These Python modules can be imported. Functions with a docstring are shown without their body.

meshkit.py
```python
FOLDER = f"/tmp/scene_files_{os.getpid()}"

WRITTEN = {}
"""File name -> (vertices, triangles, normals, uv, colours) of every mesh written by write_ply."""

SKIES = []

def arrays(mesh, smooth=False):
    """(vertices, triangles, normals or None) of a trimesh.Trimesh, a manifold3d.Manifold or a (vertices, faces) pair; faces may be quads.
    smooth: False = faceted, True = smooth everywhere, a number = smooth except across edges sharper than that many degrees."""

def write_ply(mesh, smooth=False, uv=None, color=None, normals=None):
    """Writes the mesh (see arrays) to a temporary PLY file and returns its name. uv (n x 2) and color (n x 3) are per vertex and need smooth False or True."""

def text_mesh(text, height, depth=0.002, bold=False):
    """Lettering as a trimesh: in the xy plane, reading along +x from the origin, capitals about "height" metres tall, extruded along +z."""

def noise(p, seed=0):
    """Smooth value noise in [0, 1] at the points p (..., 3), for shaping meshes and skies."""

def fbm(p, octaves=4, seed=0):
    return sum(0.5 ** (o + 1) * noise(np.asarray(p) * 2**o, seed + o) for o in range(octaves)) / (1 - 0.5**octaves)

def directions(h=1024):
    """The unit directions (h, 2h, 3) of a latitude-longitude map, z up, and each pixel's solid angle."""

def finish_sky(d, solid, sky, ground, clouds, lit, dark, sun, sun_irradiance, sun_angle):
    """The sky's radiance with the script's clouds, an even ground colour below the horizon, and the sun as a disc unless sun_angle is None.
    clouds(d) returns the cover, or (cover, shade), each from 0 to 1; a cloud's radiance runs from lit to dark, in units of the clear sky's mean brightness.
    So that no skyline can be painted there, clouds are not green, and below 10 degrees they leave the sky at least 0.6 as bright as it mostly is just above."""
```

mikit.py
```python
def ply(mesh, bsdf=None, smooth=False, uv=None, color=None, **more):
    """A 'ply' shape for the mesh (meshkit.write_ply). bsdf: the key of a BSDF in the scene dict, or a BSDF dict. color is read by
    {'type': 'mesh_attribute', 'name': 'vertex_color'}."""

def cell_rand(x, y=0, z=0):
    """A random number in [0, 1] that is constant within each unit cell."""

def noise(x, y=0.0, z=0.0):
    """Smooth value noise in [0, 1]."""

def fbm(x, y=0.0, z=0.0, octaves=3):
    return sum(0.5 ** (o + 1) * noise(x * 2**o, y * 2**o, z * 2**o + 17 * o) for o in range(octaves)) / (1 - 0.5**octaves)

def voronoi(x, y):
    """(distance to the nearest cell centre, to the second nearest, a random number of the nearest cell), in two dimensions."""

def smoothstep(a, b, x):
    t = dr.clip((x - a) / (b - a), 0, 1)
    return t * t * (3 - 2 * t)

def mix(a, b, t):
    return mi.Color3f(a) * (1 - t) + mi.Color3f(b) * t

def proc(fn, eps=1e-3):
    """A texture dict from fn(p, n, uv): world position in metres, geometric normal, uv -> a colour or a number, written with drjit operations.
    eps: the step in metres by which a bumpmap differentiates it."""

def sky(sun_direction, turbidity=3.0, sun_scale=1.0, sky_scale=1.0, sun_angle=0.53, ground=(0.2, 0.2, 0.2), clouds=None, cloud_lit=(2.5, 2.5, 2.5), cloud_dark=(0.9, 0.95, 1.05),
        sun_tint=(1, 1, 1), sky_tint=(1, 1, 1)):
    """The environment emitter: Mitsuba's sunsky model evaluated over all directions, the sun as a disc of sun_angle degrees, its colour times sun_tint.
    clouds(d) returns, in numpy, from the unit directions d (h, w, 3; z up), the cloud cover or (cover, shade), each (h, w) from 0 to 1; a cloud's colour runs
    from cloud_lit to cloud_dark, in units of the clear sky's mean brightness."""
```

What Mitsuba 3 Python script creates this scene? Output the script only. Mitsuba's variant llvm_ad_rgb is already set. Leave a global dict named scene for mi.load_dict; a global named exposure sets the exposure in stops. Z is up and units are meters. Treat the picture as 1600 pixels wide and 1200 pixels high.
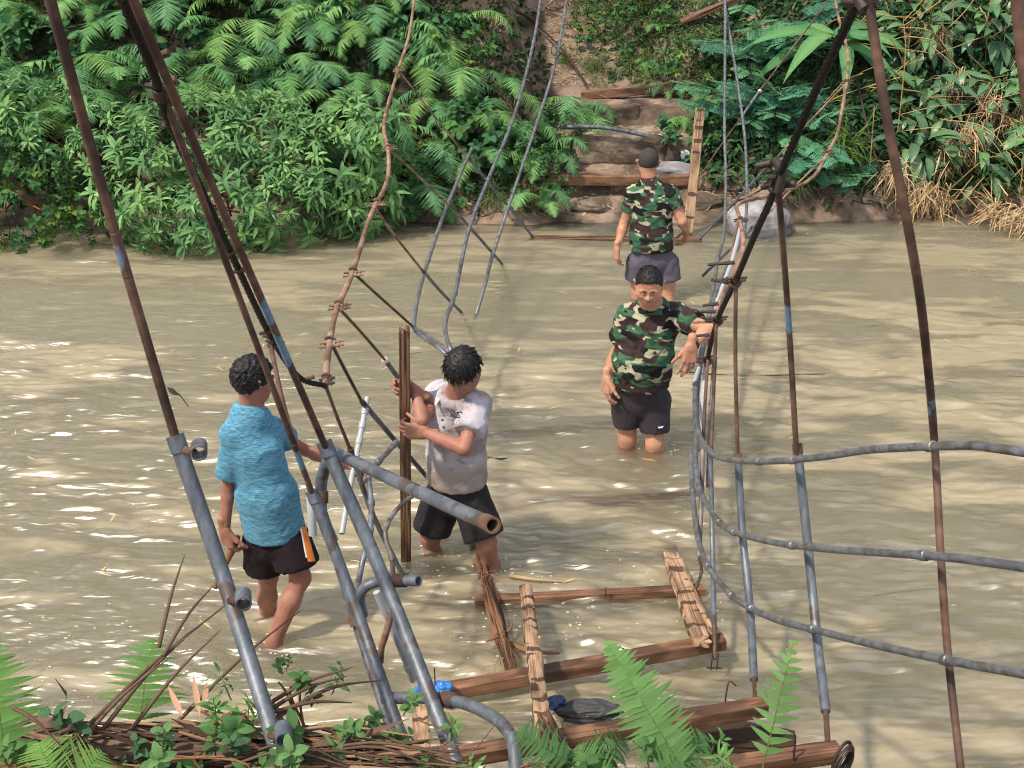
import math, random
import numpy as np
import trimesh
import drjit as dr
import mitsuba as mi
import mikit
import meshkit
from mikit import proc, smoothstep, mix

T = mi.ScalarTransform4f
scene, labels = {}, {}
rng = np.random.default_rng(7)
random.seed(7)

# ---------------------------------------------------------------- camera
CAM = np.array([0.0, 0.0, 3.04])
PITCH = math.radians(24.5)
FPX = 1700.0                      # focal length in pixels of the 1600 x 1200 photograph
FWD = np.array([0, math.cos(PITCH), -math.sin(PITCH)])
UPV = np.array([0, math.sin(PITCH), math.cos(PITCH)])
scene['camera'] = {
    'type': 'perspective', 'fov': math.degrees(2 * math.atan(800 / FPX)), 'fov_axis': 'x',
    'near_clip': 0.05, 'far_clip': 500.0,
    'to_world': T().look_at(origin=CAM.tolist(), target=(CAM + FWD).tolist(), up=[0, 0, 1])}

# ---------------------------------------------------------------- daylight
SUN = np.array([-0.46, -0.31, 0.84])


def cloud_fn(d):
    q = d / np.maximum(d[..., 2:3], 0.12)
    n = meshkit.fbm(np.stack([q[..., 0] * 0.9, q[..., 1] * 0.9, q[..., 2] * 0 + 3.3], -1), 5, 11)
    cover = np.clip((n - 0.44) / 0.12, 0, 1)
    return cover * 0.9, np.clip((n - 0.55) / 0.25, 0, 1)


scene['sky'] = mikit.sky(SUN.tolist(), turbidity=3, clouds=cloud_fn, cloud_lit=(4.2, 4.2, 4.2), cloud_dark=(1.8, 1.85, 1.95), sun_angle=3.2, sun_tint=(0.95, 0.985, 1.05))
exposure = 2.0


# ---------------------------------------------------------------- geometry helpers
def ray(px, py):
    return FWD + (px - 800) / FPX * np.array([1.0, 0, 0]) - (py - 600) / FPX * UPV


def P(px, py, zd):                # point seen at a pixel, zd metres along the lens axis
    return CAM + ray(px, py) * zd


def W(px, py, Y):                 # point seen at a pixel, Y metres out across the river
    r = ray(px, py)
    return CAM + r * (Y / r[1])


def G(px, py, z=0.0):             # point seen at a pixel at height z
    r = ray(px, py)
    return CAM + r * ((z - CAM[2]) / r[2])


def unit(v):
    v = np.asarray(v, float)
    return v / (np.linalg.norm(v) + 1e-12)


def srgb(r, g, b):
    c = np.array([r, g, b], float) / 255
    return np.where(c <= 0.04045, c / 12.92, ((c + 0.055) / 1.055) ** 2.4).tolist()


def cat(*ms):
    """Joins (vertices, triangles) pairs."""
    ms = [m for m in ms if m is not None and len(m[0])]
    off, V, F = 0, [], []
    for v, f in ms:
        V.append(np.asarray(v, float)); F.append(np.asarray(f) + off); off += len(v)
    return np.vstack(V), np.vstack(F)


def catmull(pts, n=8):
    p = np.asarray(pts, float)
    if len(p) < 3:
        t = np.linspace(0, 1, n + 1)[:, None]
        return p[0] * (1 - t) + p[-1] * t
    q = np.vstack([2 * p[0] - p[1], p, 2 * p[-1] - p[-2]])
    out = []
    for i in range(1, len(q) - 2):
        t = np.linspace(0, 1, n, endpoint=False)[:, None]
        a, b, c, d = q[i - 1], q[i], q[i + 1], q[i + 2]
        out.append(0.5 * (2 * b + (c - a) * t + (2 * a - 5 * b + 4 * c - d) * t ** 2 + (3 * b - a - 3 * c + d) * t ** 3))
    return np.vstack(out + [p[-1:]])


def frames(p):
    t = np.gradient(p, axis=0)
    t /= np.linalg.norm(t, axis=1, keepdims=True) + 1e-12
    a = np.zeros_like(p)
    r = np.array([0, 0, 1.0]) if abs(t[0, 2]) < 0.9 else np.array([1.0, 0, 0])
    a[0] = unit(np.cross(t[0], r))
    for i in range(1, len(p)):
        a[i] = unit(a[i - 1] - t[i] * (a[i - 1] @ t[i]))
    return t, a, np.cross(t, a)


def tube(pts, rad, sides=10, smooth_n=0, hollow=0.0, bump=0.0):
    """A round bar or pipe along a polyline; hollow: wall thickness of an open pipe."""
    p = catmull(pts, smooth_n) if smooth_n else np.asarray(pts, float)
    if np.ndim(rad):
        r0 = np.asarray(rad, float)
        rr = np.interp(np.linspace(0, 1, len(p)), np.linspace(0, 1, len(r0)), r0)
    else:
        rr = np.full(len(p), float(rad))
    t, a, b = frames(p)
    ang = np.arange(sides) * 2 * np.pi / sides
    ring = np.cos(ang)[None, :, None] * a[:, None] + np.sin(ang)[None, :, None] * b[:, None]
    rad2 = rr[:, None, None]
    if bump:
        q = p[:, None] + ring * rad2
        rad2 = rad2 * (1 + bump * (meshkit.fbm(q * 30, 3, 5)[..., None] - 0.5))
    v = (p[:, None] + ring * rad2).reshape(-1, 3)
    n = len(p)
    i, j = np.meshgrid(np.arange(n - 1), np.arange(sides), indexing='ij')
    k = (j + 1) % sides
    q = np.stack([i * sides + j, i * sides + k, (i + 1) * sides + k, (i + 1) * sides + j], -1).reshape(-1, 4)
    f = np.vstack([q[:, [0, 1, 2]], q[:, [0, 2, 3]]])
    if hollow:
        w = (p[:, None] + ring * (rr[:, None, None] - hollow)).reshape(-1, 3)
        f2 = f[:, ::-1] + len(v)
        jj, kk = np.arange(sides), (np.arange(sides) + 1) % sides
        e0 = np.stack([jj, jj + len(v), kk + len(v), kk], -1)
        base = (n - 1) * sides
        e1 = np.stack([base + jj, base + kk, base + kk + len(v), base + jj + len(v)], -1)
        e = np.vstack([e0, e1])
        return np.vstack([v, w]), np.vstack([f, f2, e[:, [0, 1, 2]], e[:, [0, 2, 3]]])
    c0, c1 = len(v), len(v) + 1
    v = np.vstack([v, p[:1], p[-1:]])
    jj, kk = np.arange(sides), (np.arange(sides) + 1) % sides
    cap0 = np.stack([kk, jj, np.full(sides, c0)], -1)
    cap1 = np.stack([(n - 1) * sides + jj, (n - 1) * sides + kk, np.full(sides, c1)], -1)
    return v, np.vstack([f, cap0, cap1])


def beam(p0, p1, w, h, up=(0, 0, 1), seg=24, rough=0.004, seed=0, twist=0.0, bend=None, taper=(1, 1), ragged=0.0):
    """A sawn timber with worn edges and grain relief: (vertices, triangles, uv)."""
    p0, p1 = np.asarray(p0, float), np.asarray(p1, float)
    L = np.linalg.norm(p1 - p0)
    d = (p1 - p0) / L
    s = unit(np.cross(d, up)); u = np.cross(s, d)
    c = 0.12
    prof = []
    for (x0, y0, x1, y1, m) in ((-1 + c, -1, 1 - c, -1, 4), (1, -1 + c, 1, 1 - c, 4), (1 - c, 1, -1 + c, 1, 4), (-1, 1 - c, -1, -1 + c, 4)):
        for q in range(m + 1):
            prof.append((x0 + (x1 - x0) * q / m, y0 + (y1 - y0) * q / m))
    prof = np.array(prof); m = len(prof)
    ts = np.linspace(0, 1, seg + 1)
    V, UV = [], []
    for i, t in enumerate(ts):
        k = taper[0] + (taper[1] - taper[0]) * t
        a = twist * t
        ca, sa = math.cos(a), math.sin(a)
        cx = prof[:, 0] * w / 2 * k; cy = prof[:, 1] * h / 2 * k
        pos = p0 + d * (L * t) + np.outer(cx * ca - cy * sa, s) + np.outer(cx * sa + cy * ca, u)
        if bend is not None:
            pos = pos + np.asarray(bend) * (4 * t * (1 - t))
        q = np.stack([np.full(m, t * L * 3 + seed * 7.1), prof[:, 0] * 4 + seed, prof[:, 1] * 4], -1)
        nz = meshkit.fbm(q, 3, 3) - 0.5
        rad = np.outer(prof[:, 0], s) + np.outer(prof[:, 1], u)
        pos = pos + rad * (nz * rough * 2)[:, None]
        if ragged and (i == 0 or i == seg):
            jag = meshkit.noise(np.stack([prof[:, 0] * 5 + seed, prof[:, 1] * 5, np.full(m, i * 1.0)], -1), 9)
            pos = pos + d * ((jag * ragged)[:, None]) * (1 if i else -1)
        V.append(pos)
        UV.append(np.stack([np.full(m, t * L + seed * 0.37), np.arange(m) * 0.012 + seed * 0.21], -1))
    V = np.vstack(V); UV = np.vstack(UV)
    F = []
    for i in range(seg):
        for j in range(m):
            k = (j + 1) % m
            a, b, e, g = i * m + j, i * m + k, (i + 1) * m + k, (i + 1) * m + j
            F += [(a, b, e), (a, e, g)]
    # end faces of their own, so that they shade flat
    n0 = len(V)
    V = np.vstack([V, V[:m], V[:m].mean(0)[None], V[seg * m:(seg + 1) * m], V[seg * m:(seg + 1) * m].mean(0)[None]])
    UV = np.vstack([UV, prof * 0.02, [[0, 0]], prof * 0.02, [[0, 0]]])
    for j in range(m):
        k = (j + 1) % m
        F += [(n0 + k, n0 + j, n0 + m), (n0 + m + 1 + j, n0 + m + 1 + k, n0 + 2 * m + 1)]
    return V, np.array(F), UV


def add(key, mesh, bsdf, smooth=True, label=None, cat_=None, group=None, kind=None, **kw):
    """One entry of the scene; a repeated key takes the next number."""
    if key in scene:
        i = 1
        while f'{key}_{i:03d}' in scene:
            i += 1
        key = f'{key}_{i:03d}'
    if len(mesh) == 3:
        kw['uv'] = mesh[2]; mesh = mesh[:2]; smooth = True if smooth else smooth
    scene[key] = mikit.ply((np.asarray(mesh[0], float), np.asarray(mesh[1])), bsdf, smooth, **kw)
    tag(key, label, cat_, group, kind)
    return key


def tag(key, label=None, cat_=None, group=None, kind=None):
    d = {}
    if label: d['label'] = label
    if cat_: d['category'] = cat_
    if group: d['group'] = group
    if kind: d['kind'] = kind
    if d: labels[key] = d


used_names = {}


def name(base):
    """The next free name of a thing whose entries follow."""
    i = used_names.get(base, 0)
    used_names[base] = i + 1
    return base if i == 0 else f'{base}_{i:03d}'


# ---------------------------------------------------------------- materials
def prin(key, color, rough=0.5, spec=0.5, metal=0.0, **kw):
    c = color if isinstance(color, dict) else {'type': 'rgb', 'value': list(map(float, color))}
    scene[key] = {'type': 'twosided', 'bsdf': {'type': 'principled', 'base_color': c, 'roughness': rough, 'specular': spec, 'metallic': metal, **kw}}


def C3(r, g, b):
    return mi.Color3f(float(r), float(g), float(b))


def rust_fn(p, n, uv):
    a = mikit.fbm(p.x * 9, p.y * 9, p.z * 9, 3)
    b = mikit.noise(p.x * 60, p.y * 60, p.z * 60)
    c = mix(C3(0.042, 0.024, 0.019), C3(0.118, 0.066, 0.047), smoothstep(0.3, 0.7, a))
    return c * (0.7 + 0.6 * b)


def rust_pale_fn(p, n, uv):
    a = mikit.fbm(p.x * 11, p.y * 11, p.z * 11, 3)
    b = mikit.noise(p.x * 70, p.y * 70, p.z * 70)
    c = mix(C3(0.105, 0.058, 0.040), C3(0.25, 0.160, 0.115), smoothstep(0.3, 0.7, a))
    return c * (0.7 + 0.6 * b)


def galv_fn(p, n, uv):
    a = mikit.fbm(p.x * 60, p.y * 30, p.z * 9, 3)
    b = mikit.fbm(p.x * 150, p.y * 150, p.z * 60, 2)
    c = mix(C3(0.092, 0.107, 0.130), C3(0.150, 0.172, 0.202), smoothstep(0.3, 0.7, a))
    c = c * (0.78 + 0.44 * b)
    return mix(c, C3(0.085, 0.055, 0.04), 0.75 * smoothstep(0.60, 0.70, mikit.fbm(p.x * 20 + 5, p.y * 20, p.z * 14, 3)))


def conduit_fn(p, n, uv):
    a = mikit.fbm(p.x * 28, p.y * 40, p.z * 40, 3)
    b = mikit.fbm(p.x * 120, p.y * 120, p.z * 120, 2)
    c = mix(C3(0.11, 0.117, 0.13), C3(0.18, 0.197, 0.225), smoothstep(0.3, 0.7, a)) * (0.75 + 0.5 * b)
    return mix(c, C3(0.10, 0.07, 0.05), 0.6 * smoothstep(0.60, 0.70, mikit.fbm(p.x * 26 + 9, p.y * 26, p.z * 26, 2)))


def conduit_brown_fn(p, n, uv):
    a = mikit.fbm(p.x * 8, p.y * 8, p.z * 8, 3)
    b = mikit.fbm(p.x * 45, p.y * 45, p.z * 45, 2)
    return mix(C3(0.075, 0.065, 0.06), C3(0.19, 0.17, 0.16), smoothstep(0.3, 0.7, a)) * (0.7 + 0.6 * b)


def chipped_fn(p, n, uv):
    a = mikit.fbm(p.x * 26, p.y * 26, p.z * 14, 3)
    b = mikit.noise(p.x * 70, p.y * 70, p.z * 70)
    edge = smoothstep(0.0, 0.3, uv.y) * smoothstep(1.0, 0.7, uv.y)
    k = smoothstep(0.05, 0.12, a - 0.69 + 0.30 * edge)
    return mix(rust_fn(p, n, uv), C3(0.115, 0.18, 0.26) * (0.7 + 0.5 * b), k)


def wood_fn(p, n, uv):
    g = mikit.fbm(uv.x * 4.0, uv.y * 420, 1.0, 3)
    k = mikit.fbm(uv.x * 6, uv.y * 30, 5.0, 4)
    c = mix(C3(0.070, 0.035, 0.022), C3(0.26, 0.138, 0.080), smoothstep(0.25, 0.75, g * 0.4 + k * 0.6))
    return mix(c, C3(0.05, 0.028, 0.018), 0.75 * smoothstep(0.60, 0.72, mikit.fbm(uv.x * 5 + 3, uv.y * 14, 8.0, 2)))


def oldwood_fn(p, n, uv):
    g = mikit.fbm(uv.x * 4.0, uv.y * 420, 2.0, 3)
    k = mikit.fbm(uv.x * 8, uv.y * 24, 6.0, 3)
    c = mix(C3(0.12, 0.07, 0.045), C3(0.44, 0.29, 0.19), smoothstep(0.28, 0.72, g * 0.5 + k * 0.5))
    return mix(c, C3(0.035, 0.022, 0.016), 0.85 * smoothstep(0.62, 0.7, mikit.fbm(uv.x * 26, uv.y * 9, 3.0, 2)))


def rotten_fn(p, n, uv):
    g = mikit.fbm(uv.x * 5.0, uv.y * 170, 2.0, 3)
    return mix(C3(0.03, 0.017, 0.012), C3(0.20, 0.10, 0.055), smoothstep(0.35, 0.75, g))


def dirt_fn(p, n, uv):
    a = mikit.fbm(p.x * 2.2, p.y * 2.2, p.z * 2.2, 4)
    b = mikit.fbm(p.x * 22, p.y * 22, p.z * 22, 3)
    c = mix(C3(0.050, 0.036, 0.027), C3(0.21, 0.155, 0.12), smoothstep(0.33, 0.66, a))
    return c * (0.55 + 0.9 * b)


def stone_fn(p, n, uv):
    a = mikit.fbm(p.x * 5, p.y * 5, p.z * 5, 4)
    b = mikit.noise(p.x * 50, p.y * 50, p.z * 50)
    c = mix(C3(0.085, 0.064, 0.048), C3(0.235, 0.19, 0.15), smoothstep(0.35, 0.65, a))
    return c * (0.75 + 0.5 * b)


def boulder_fn(p, n, uv):
    a = mikit.fbm(p.x * 6, p.y * 6, p.z * 6, 4)
    wet = smoothstep(0.16, 0.08, p.z + 0.06 * (a - 0.5))
    c = mix(C3(0.16, 0.155, 0.165), C3(0.30, 0.295, 0.32), smoothstep(0.35, 0.65, a))
    return mix(c, c * 0.5, wet)


for k_, f_, r_, s_ in (('rust', rust_fn, 0.7, 0.35), ('rust_pale', rust_pale_fn, 0.75, 0.3), ('wood', wood_fn, 0.5, 0.4),
                       ('oldwood', oldwood_fn, 0.75, 0.3), ('rotten', rotten_fn, 0.5, 0.5), ('dirt', dirt_fn, 0.85, 0.2), ('stone', stone_fn, 0.85, 0.2),
                       ('boulder', boulder_fn, 0.6, 0.4), ('chipped', chipped_fn, 0.6, 0.4)):
    prin(k_, proc(f_), r_, s_)
prin('galv', proc(galv_fn), 0.5, 0.5, 0.45)
prin('conduit', proc(conduit_fn), 0.42, 0.5, 0.45)
prin('conduit_brown', proc(conduit_brown_fn), 0.5, 0.5, 0.2)
prin('rotten_plain', (0.045, 0.028, 0.02), 0.8, 0.3)
prin('straw_plain', (0.34, 0.25, 0.15), 0.7, 0.3)
prin('blue_plastic_dark', (0.02, 0.045, 0.12), 0.4)
prin('foam_white', (0.50, 0.48, 0.43), 0.6)
prin('oldwood_plain', (0.20, 0.10, 0.05), 0.7, 0.3)
prin('rubbish_grey', (0.045, 0.047, 0.052), 0.5, 0.4)
prin('pvc', (0.31, 0.33, 0.36), 0.4, 0.5)
prin('cable_black', (0.007, 0.006, 0.006), 0.6, 0.3)
prin('iron_dark', (0.035, 0.024, 0.02), 0.6, 0.5)
prin('white_thing', (0.75, 0.75, 0.74), 0.5)
prin('blue_plastic', (0.03, 0.16, 0.48), 0.35)
prin('pink_plastic', (0.50, 0.40, 0.41), 0.4)
VC = {'type': 'mesh_attribute', 'name': 'vertex_color'}
scene['leaf'] = {'type': 'twosided', 'bsdf': {'type': 'principled', 'base_color': VC, 'roughness': 0.42, 'specular': 0.45}}
scene['leaf_thin'] = {'type': 'principledthin', 'base_color': VC, 'roughness': 0.42, 'eta': 1.4, 'diff_trans': 0.55, 'spec_trans': 0.0}
scene['dry'] = {'type': 'twosided', 'bsdf': {'type': 'principled', 'base_color': VC, 'roughness': 0.7, 'specular': 0.25}}
# ---------------------------------------------------------------- the river
PEOPLE_FEET = [(981, 690), (1023, 697), (668, 860), (765, 880), (415, 945), (420, 1008), (997, 458), (1043, 456)]
FEET = [G(*f) for f in PEOPLE_FEET]
SNAGS = [G(775, 950), G(835, 1010), G(1060, 900), G(634, 893), G(775, 1000), G(1185, 360), G(700, 1060), G(900, 935)]


def wave_z(x, y):
    p = np.stack([x, y, np.zeros_like(x)], -1)
    wx = x + 0.35 * (meshkit.fbm(p * 0.9, 3, 21) - 0.5) * 2
    wy = y + 0.30 * (meshkit.fbm(p * 0.8 + 40, 3, 22) - 0.5) * 2
    z = 0.030 * (meshkit.fbm(np.stack([wx * 1.3, wy * 3.2, x * 0], -1), 3, 31) - 0.5)
    z = z + 0.066 * (meshkit.fbm(np.stack([wx * 3.2 + 0.6 * wy, wy * 9.0, x * 0 + 5], -1), 3, 32) - 0.5)
    z = z + 0.033 * (meshkit.fbm(np.stack([wx * 8 + 2 * wy, wy * 21, x * 0 + 9], -1), 2, 33) - 0.5)
    rough = 0.45 + 1.1 * meshkit.fbm(np.stack([x * 0.5, y * 0.7, x * 0 + 2], -1), 2, 34)
    near = 1 + 0.10 * np.clip((5.0 - y) / 1.6, 0, 1)
    far = np.clip((11.6 - y) / 4.5, 0.35, 1)
    turb = 1 + 0.9 * np.exp(-((x - 0.05) / 0.55) ** 2 - ((y - 4.45) / 0.45) ** 2) + 0.6 * np.exp(-((x + 1.2) / 0.5) ** 2 - ((y - 3.55) / 0.4) ** 2)
    z = 0.72 * z * rough * near * far * turb
    for i, f in enumerate(FEET + SNAGS):
        dx, dy = x - f[0], y - f[1]
        r = np.sqrt(dx * dx + dy * dy)
        amp = 0.0022
        z = z + amp * np.exp(-(r / 0.30) ** 2) * np.sin(r * 55 + 2.5 * meshkit.noise(np.stack([dx * 6, dy * 6, x * 0 + i], -1), 3))
        # a wake that trails downstream (to the right)
        w = np.exp(-((dx - 0.35) / 0.4) ** 2) * np.exp(-(dy / (0.07 + 0.18 * np.clip(dx, 0, 1))) ** 2)
        z = z + 0.024 * w * (meshkit.fbm(np.stack([x * 13, y * 26, x * 0 + i], -1), 2, 35) - 0.5)
    return z


def grid(xs, ys, zf):
    X, Y = np.meshgrid(xs, ys, indexing='ij')
    Z = zf(X, Y)
    v = np.stack([X, Y, Z], -1).reshape(-1, 3)
    n, m = len(xs), len(ys)
    i, j = np.meshgrid(np.arange(n - 1), np.arange(m - 1), indexing='ij')
    a = (i * m + j).ravel()
    f = np.vstack([np.stack([a, a + m, a + m + 1], -1), np.stack([a, a + m + 1, a + 1], -1)])
    return v, f


ys = [0.6]
while ys[-1] < 12.6:
    ys.append(ys[-1] + 0.0034 + 0.0018 * max(ys[-1] - 2.5, 0) + (0.05 if ys[-1] < 2.2 else 0))
xin = np.arange(-4.6, 4.6, 0.021)
xs = np.concatenate([np.linspace(-26, -4.75, 60), xin, np.linspace(4.75, 26, 60)])
water_mesh = grid(xs, np.array(ys), wave_z)


def flow(p):
    wx = p.x + 0.8 * (mikit.fbm(p.x * 0.8, p.y * 0.9, 2.0, 2) - 0.5)
    a = mikit.fbm(wx * 0.5, p.y * 1.5 + 0.25 * p.x, 4.0, 4)
    b = mikit.fbm(wx * 2.2 + 0.8 * p.y, p.y * 8.5, 7.0, 4)
    return a, b


def silt_fn(p, n, uv):
    a, b = flow(p)
    return mix(C3(0.20, 0.178, 0.122), C3(0.84, 0.725, 0.485), smoothstep(0.38, 0.60, 0.55 * a + 0.45 * b))


def clear_fn(p, n, uv):
    a, b = flow(p)
    k = smoothstep(0.34, 0.64, 0.5 * a + 0.5 * b)
    return 0.90 - 0.34 * k * (1 - 0.45 * smoothstep(6.0, 9.5, p.y))


def ripple_fn(p, n, uv):
    wx = p.x + 0.20 * mikit.fbm(p.x * 3, p.y * 3, 1.0, 2)
    return 0.0145 * mikit.fbm(wx * 6 + 4 * p.y, p.y * 34, 3.0, 3)


scene['silt_medium'] = {'type': 'homogeneous', 'albedo': {'type': 'rgb', 'value': [0.980, 0.956, 0.845]}, 'sigma_t': 6.0, 'phase': {'type': 'hg', 'g': 0.2}}
scene['silty_water'] = {'type': 'blendbsdf', 'weight': proc(clear_fn), 'bsdf_0': {'type': 'roughplastic', 'distribution': 'ggx', 'alpha': 0.1, 'int_ior': 1.4, 'diffuse_reflectance': proc(silt_fn)}, 'bsdf_1': {'type': 'null'}}
scene['water_sheen'] = {
    'type': 'bumpmap', 'arbitrary': proc(ripple_fn, eps=3e-3), 'scale': 1.0,
    'bsdf': {'type': 'roughplastic', 'distribution': 'beckmann', 'alpha': 0.16, 'int_ior': 2.8, 'diffuse_reflectance': {'type': 'rgb', 'value': [0.0, 0.0, 0.0]}}}


def sheen_fn(p, n, uv):
    return 0.40 + 0.0 * p.x


scene['murky_water'] = {'type': 'blendbsdf', 'weight': proc(sheen_fn), 'bsdf_0': {'type': 'ref', 'id': 'silty_water'}, 'bsdf_1': {'type': 'ref', 'id': 'water_sheen'}}
add('water', water_mesh, 'murky_water', True, 'murky sand coloured river running across the whole picture', None, None, 'structure', interior={'type': 'ref', 'id': 'silt_medium'})

# ---------------------------------------------------------------- the banks
PATH_Y = [10.0, 10.55, 10.85, 11.08, 11.12, 11.50, 11.54, 12.02, 12.06, 12.5, 12.56, 14.0, 18.0, 26.0, 60.0]
PATH_Z = [-0.45, 0.0, 0.12, 0.16, 0.30, 0.38, 0.62, 0.68, 0.86, 0.92, 0.99, 1.80, 3.6, 5.6, 8.0]


def far_z(x, y):
    x, y = np.asarray(x, float), np.asarray(y, float)
    wob = 0.22 * (meshkit.fbm(np.stack([x * 0.8, x * 0 + 1, x * 0], -1), 3, 41) - 0.5) * 2
    yw = 10.55 + wob + 0.25 * np.clip((x - 2.0) / 2.5, 0, 1)
    s = y - yw
    steep = np.where(s < 0, s * 0.7, np.where(s < 0.2, s * 1.3, 0.26 + (s - 0.2) * 1.05))
    steep = np.where(steep > 5, 5 + (steep - 5) * 0.25, steep)
    pz = np.interp(y, PATH_Y, PATH_Z)
    xc = 1.42 - 0.34 * np.clip(y - 11.4, 0, 6)
    hw = 0.85 - 0.12 * np.clip(y - 11.4, 0, 3)
    wl = 1 - np.clip((np.abs(x - xc) - hw) / 0.5, 0, 1)
    wl = wl * wl * (3 - 2 * wl)
    grass = np.interp(y, [10.5, 11, 12.4, 14, 18, 26, 60], [0, 0.42, 1.25, 2.05, 3.8, 5.8, 8.0])
    wg = np.clip((x - xc) / 0.6, 0, 1) * (1 - np.clip((x - 2.6) / 0.9, 0, 1))
    base = steep * (1 - wg) + grass * wg
    z = base * (1 - wl) + pz * wl
    p = np.stack([x, y, x * 0], -1)
    z = z + (0.26 * (meshkit.fbm(p * 1.7, 4, 42) - 0.5) + 0.07 * (meshkit.fbm(p * 7, 3, 43) - 0.5)) * (1 - 0.75 * wl) * np.clip(s + 0.4, 0, 1)
    z = z + 0.035 * (meshkit.fbm(p * 9, 3, 44) - 0.5) * wl
    return np.maximum(z, -0.45)


ysb = np.concatenate([np.arange(9.8, 14.6, 0.035), np.linspace(14.7, 60, 40)])
xsb = np.concatenate([np.linspace(-30, -6.2, 40), np.arange(-6.1, 6.1, 0.045), np.linspace(6.2, 30, 40)])
add('far_bank', grid(xsb, ysb, far_z), 'dirt', True, 'steep brown earth bank on the far side of the river', None, None, 'structure')

_BT = np.arange(9.6, 24, 0.03)
_HX, _HY = np.arange(-9.5, 9.5, 0.04), np.arange(9.4, 24.1, 0.04)
_HZ = far_z(*np.meshgrid(_HX, _HY, indexing='ij'))


def height(x, y):
    """The far bank's height from a table."""
    u = np.clip((np.asarray(x) - _HX[0]) / 0.04, 0, len(_HX) - 1.001); v = np.clip((np.asarray(y) - _HY[0]) / 0.04, 0, len(_HY) - 1.001)
    i, j = u.astype(int), v.astype(int)
    a, b = u - i, v - j
    return (_HZ[i, j] * (1 - a) + _HZ[i + 1, j] * a) * (1 - b) + (_HZ[i, j + 1] * (1 - a) + _HZ[i + 1, j + 1] * a) * b


def bank_hit(px, py):
    r = ray(px, py)
    q = CAM[None] + r[None] * (_BT / r[1])[:, None]
    dz = q[:, 2] - height(q[:, 0], q[:, 1])
    i = np.argmax(dz < 0)
    return q[i] if dz[i] < 0 else q[-1]


def bank_normal(p, e=0.15):
    gx = (height(p[0] + e, p[1]) - height(p[0] - e, p[1])) / (2 * e)
    gy = (height(p[0], p[1] + e) - height(p[0], p[1] - e)) / (2 * e)
    return unit([-float(gx), -float(gy), 1])


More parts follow.
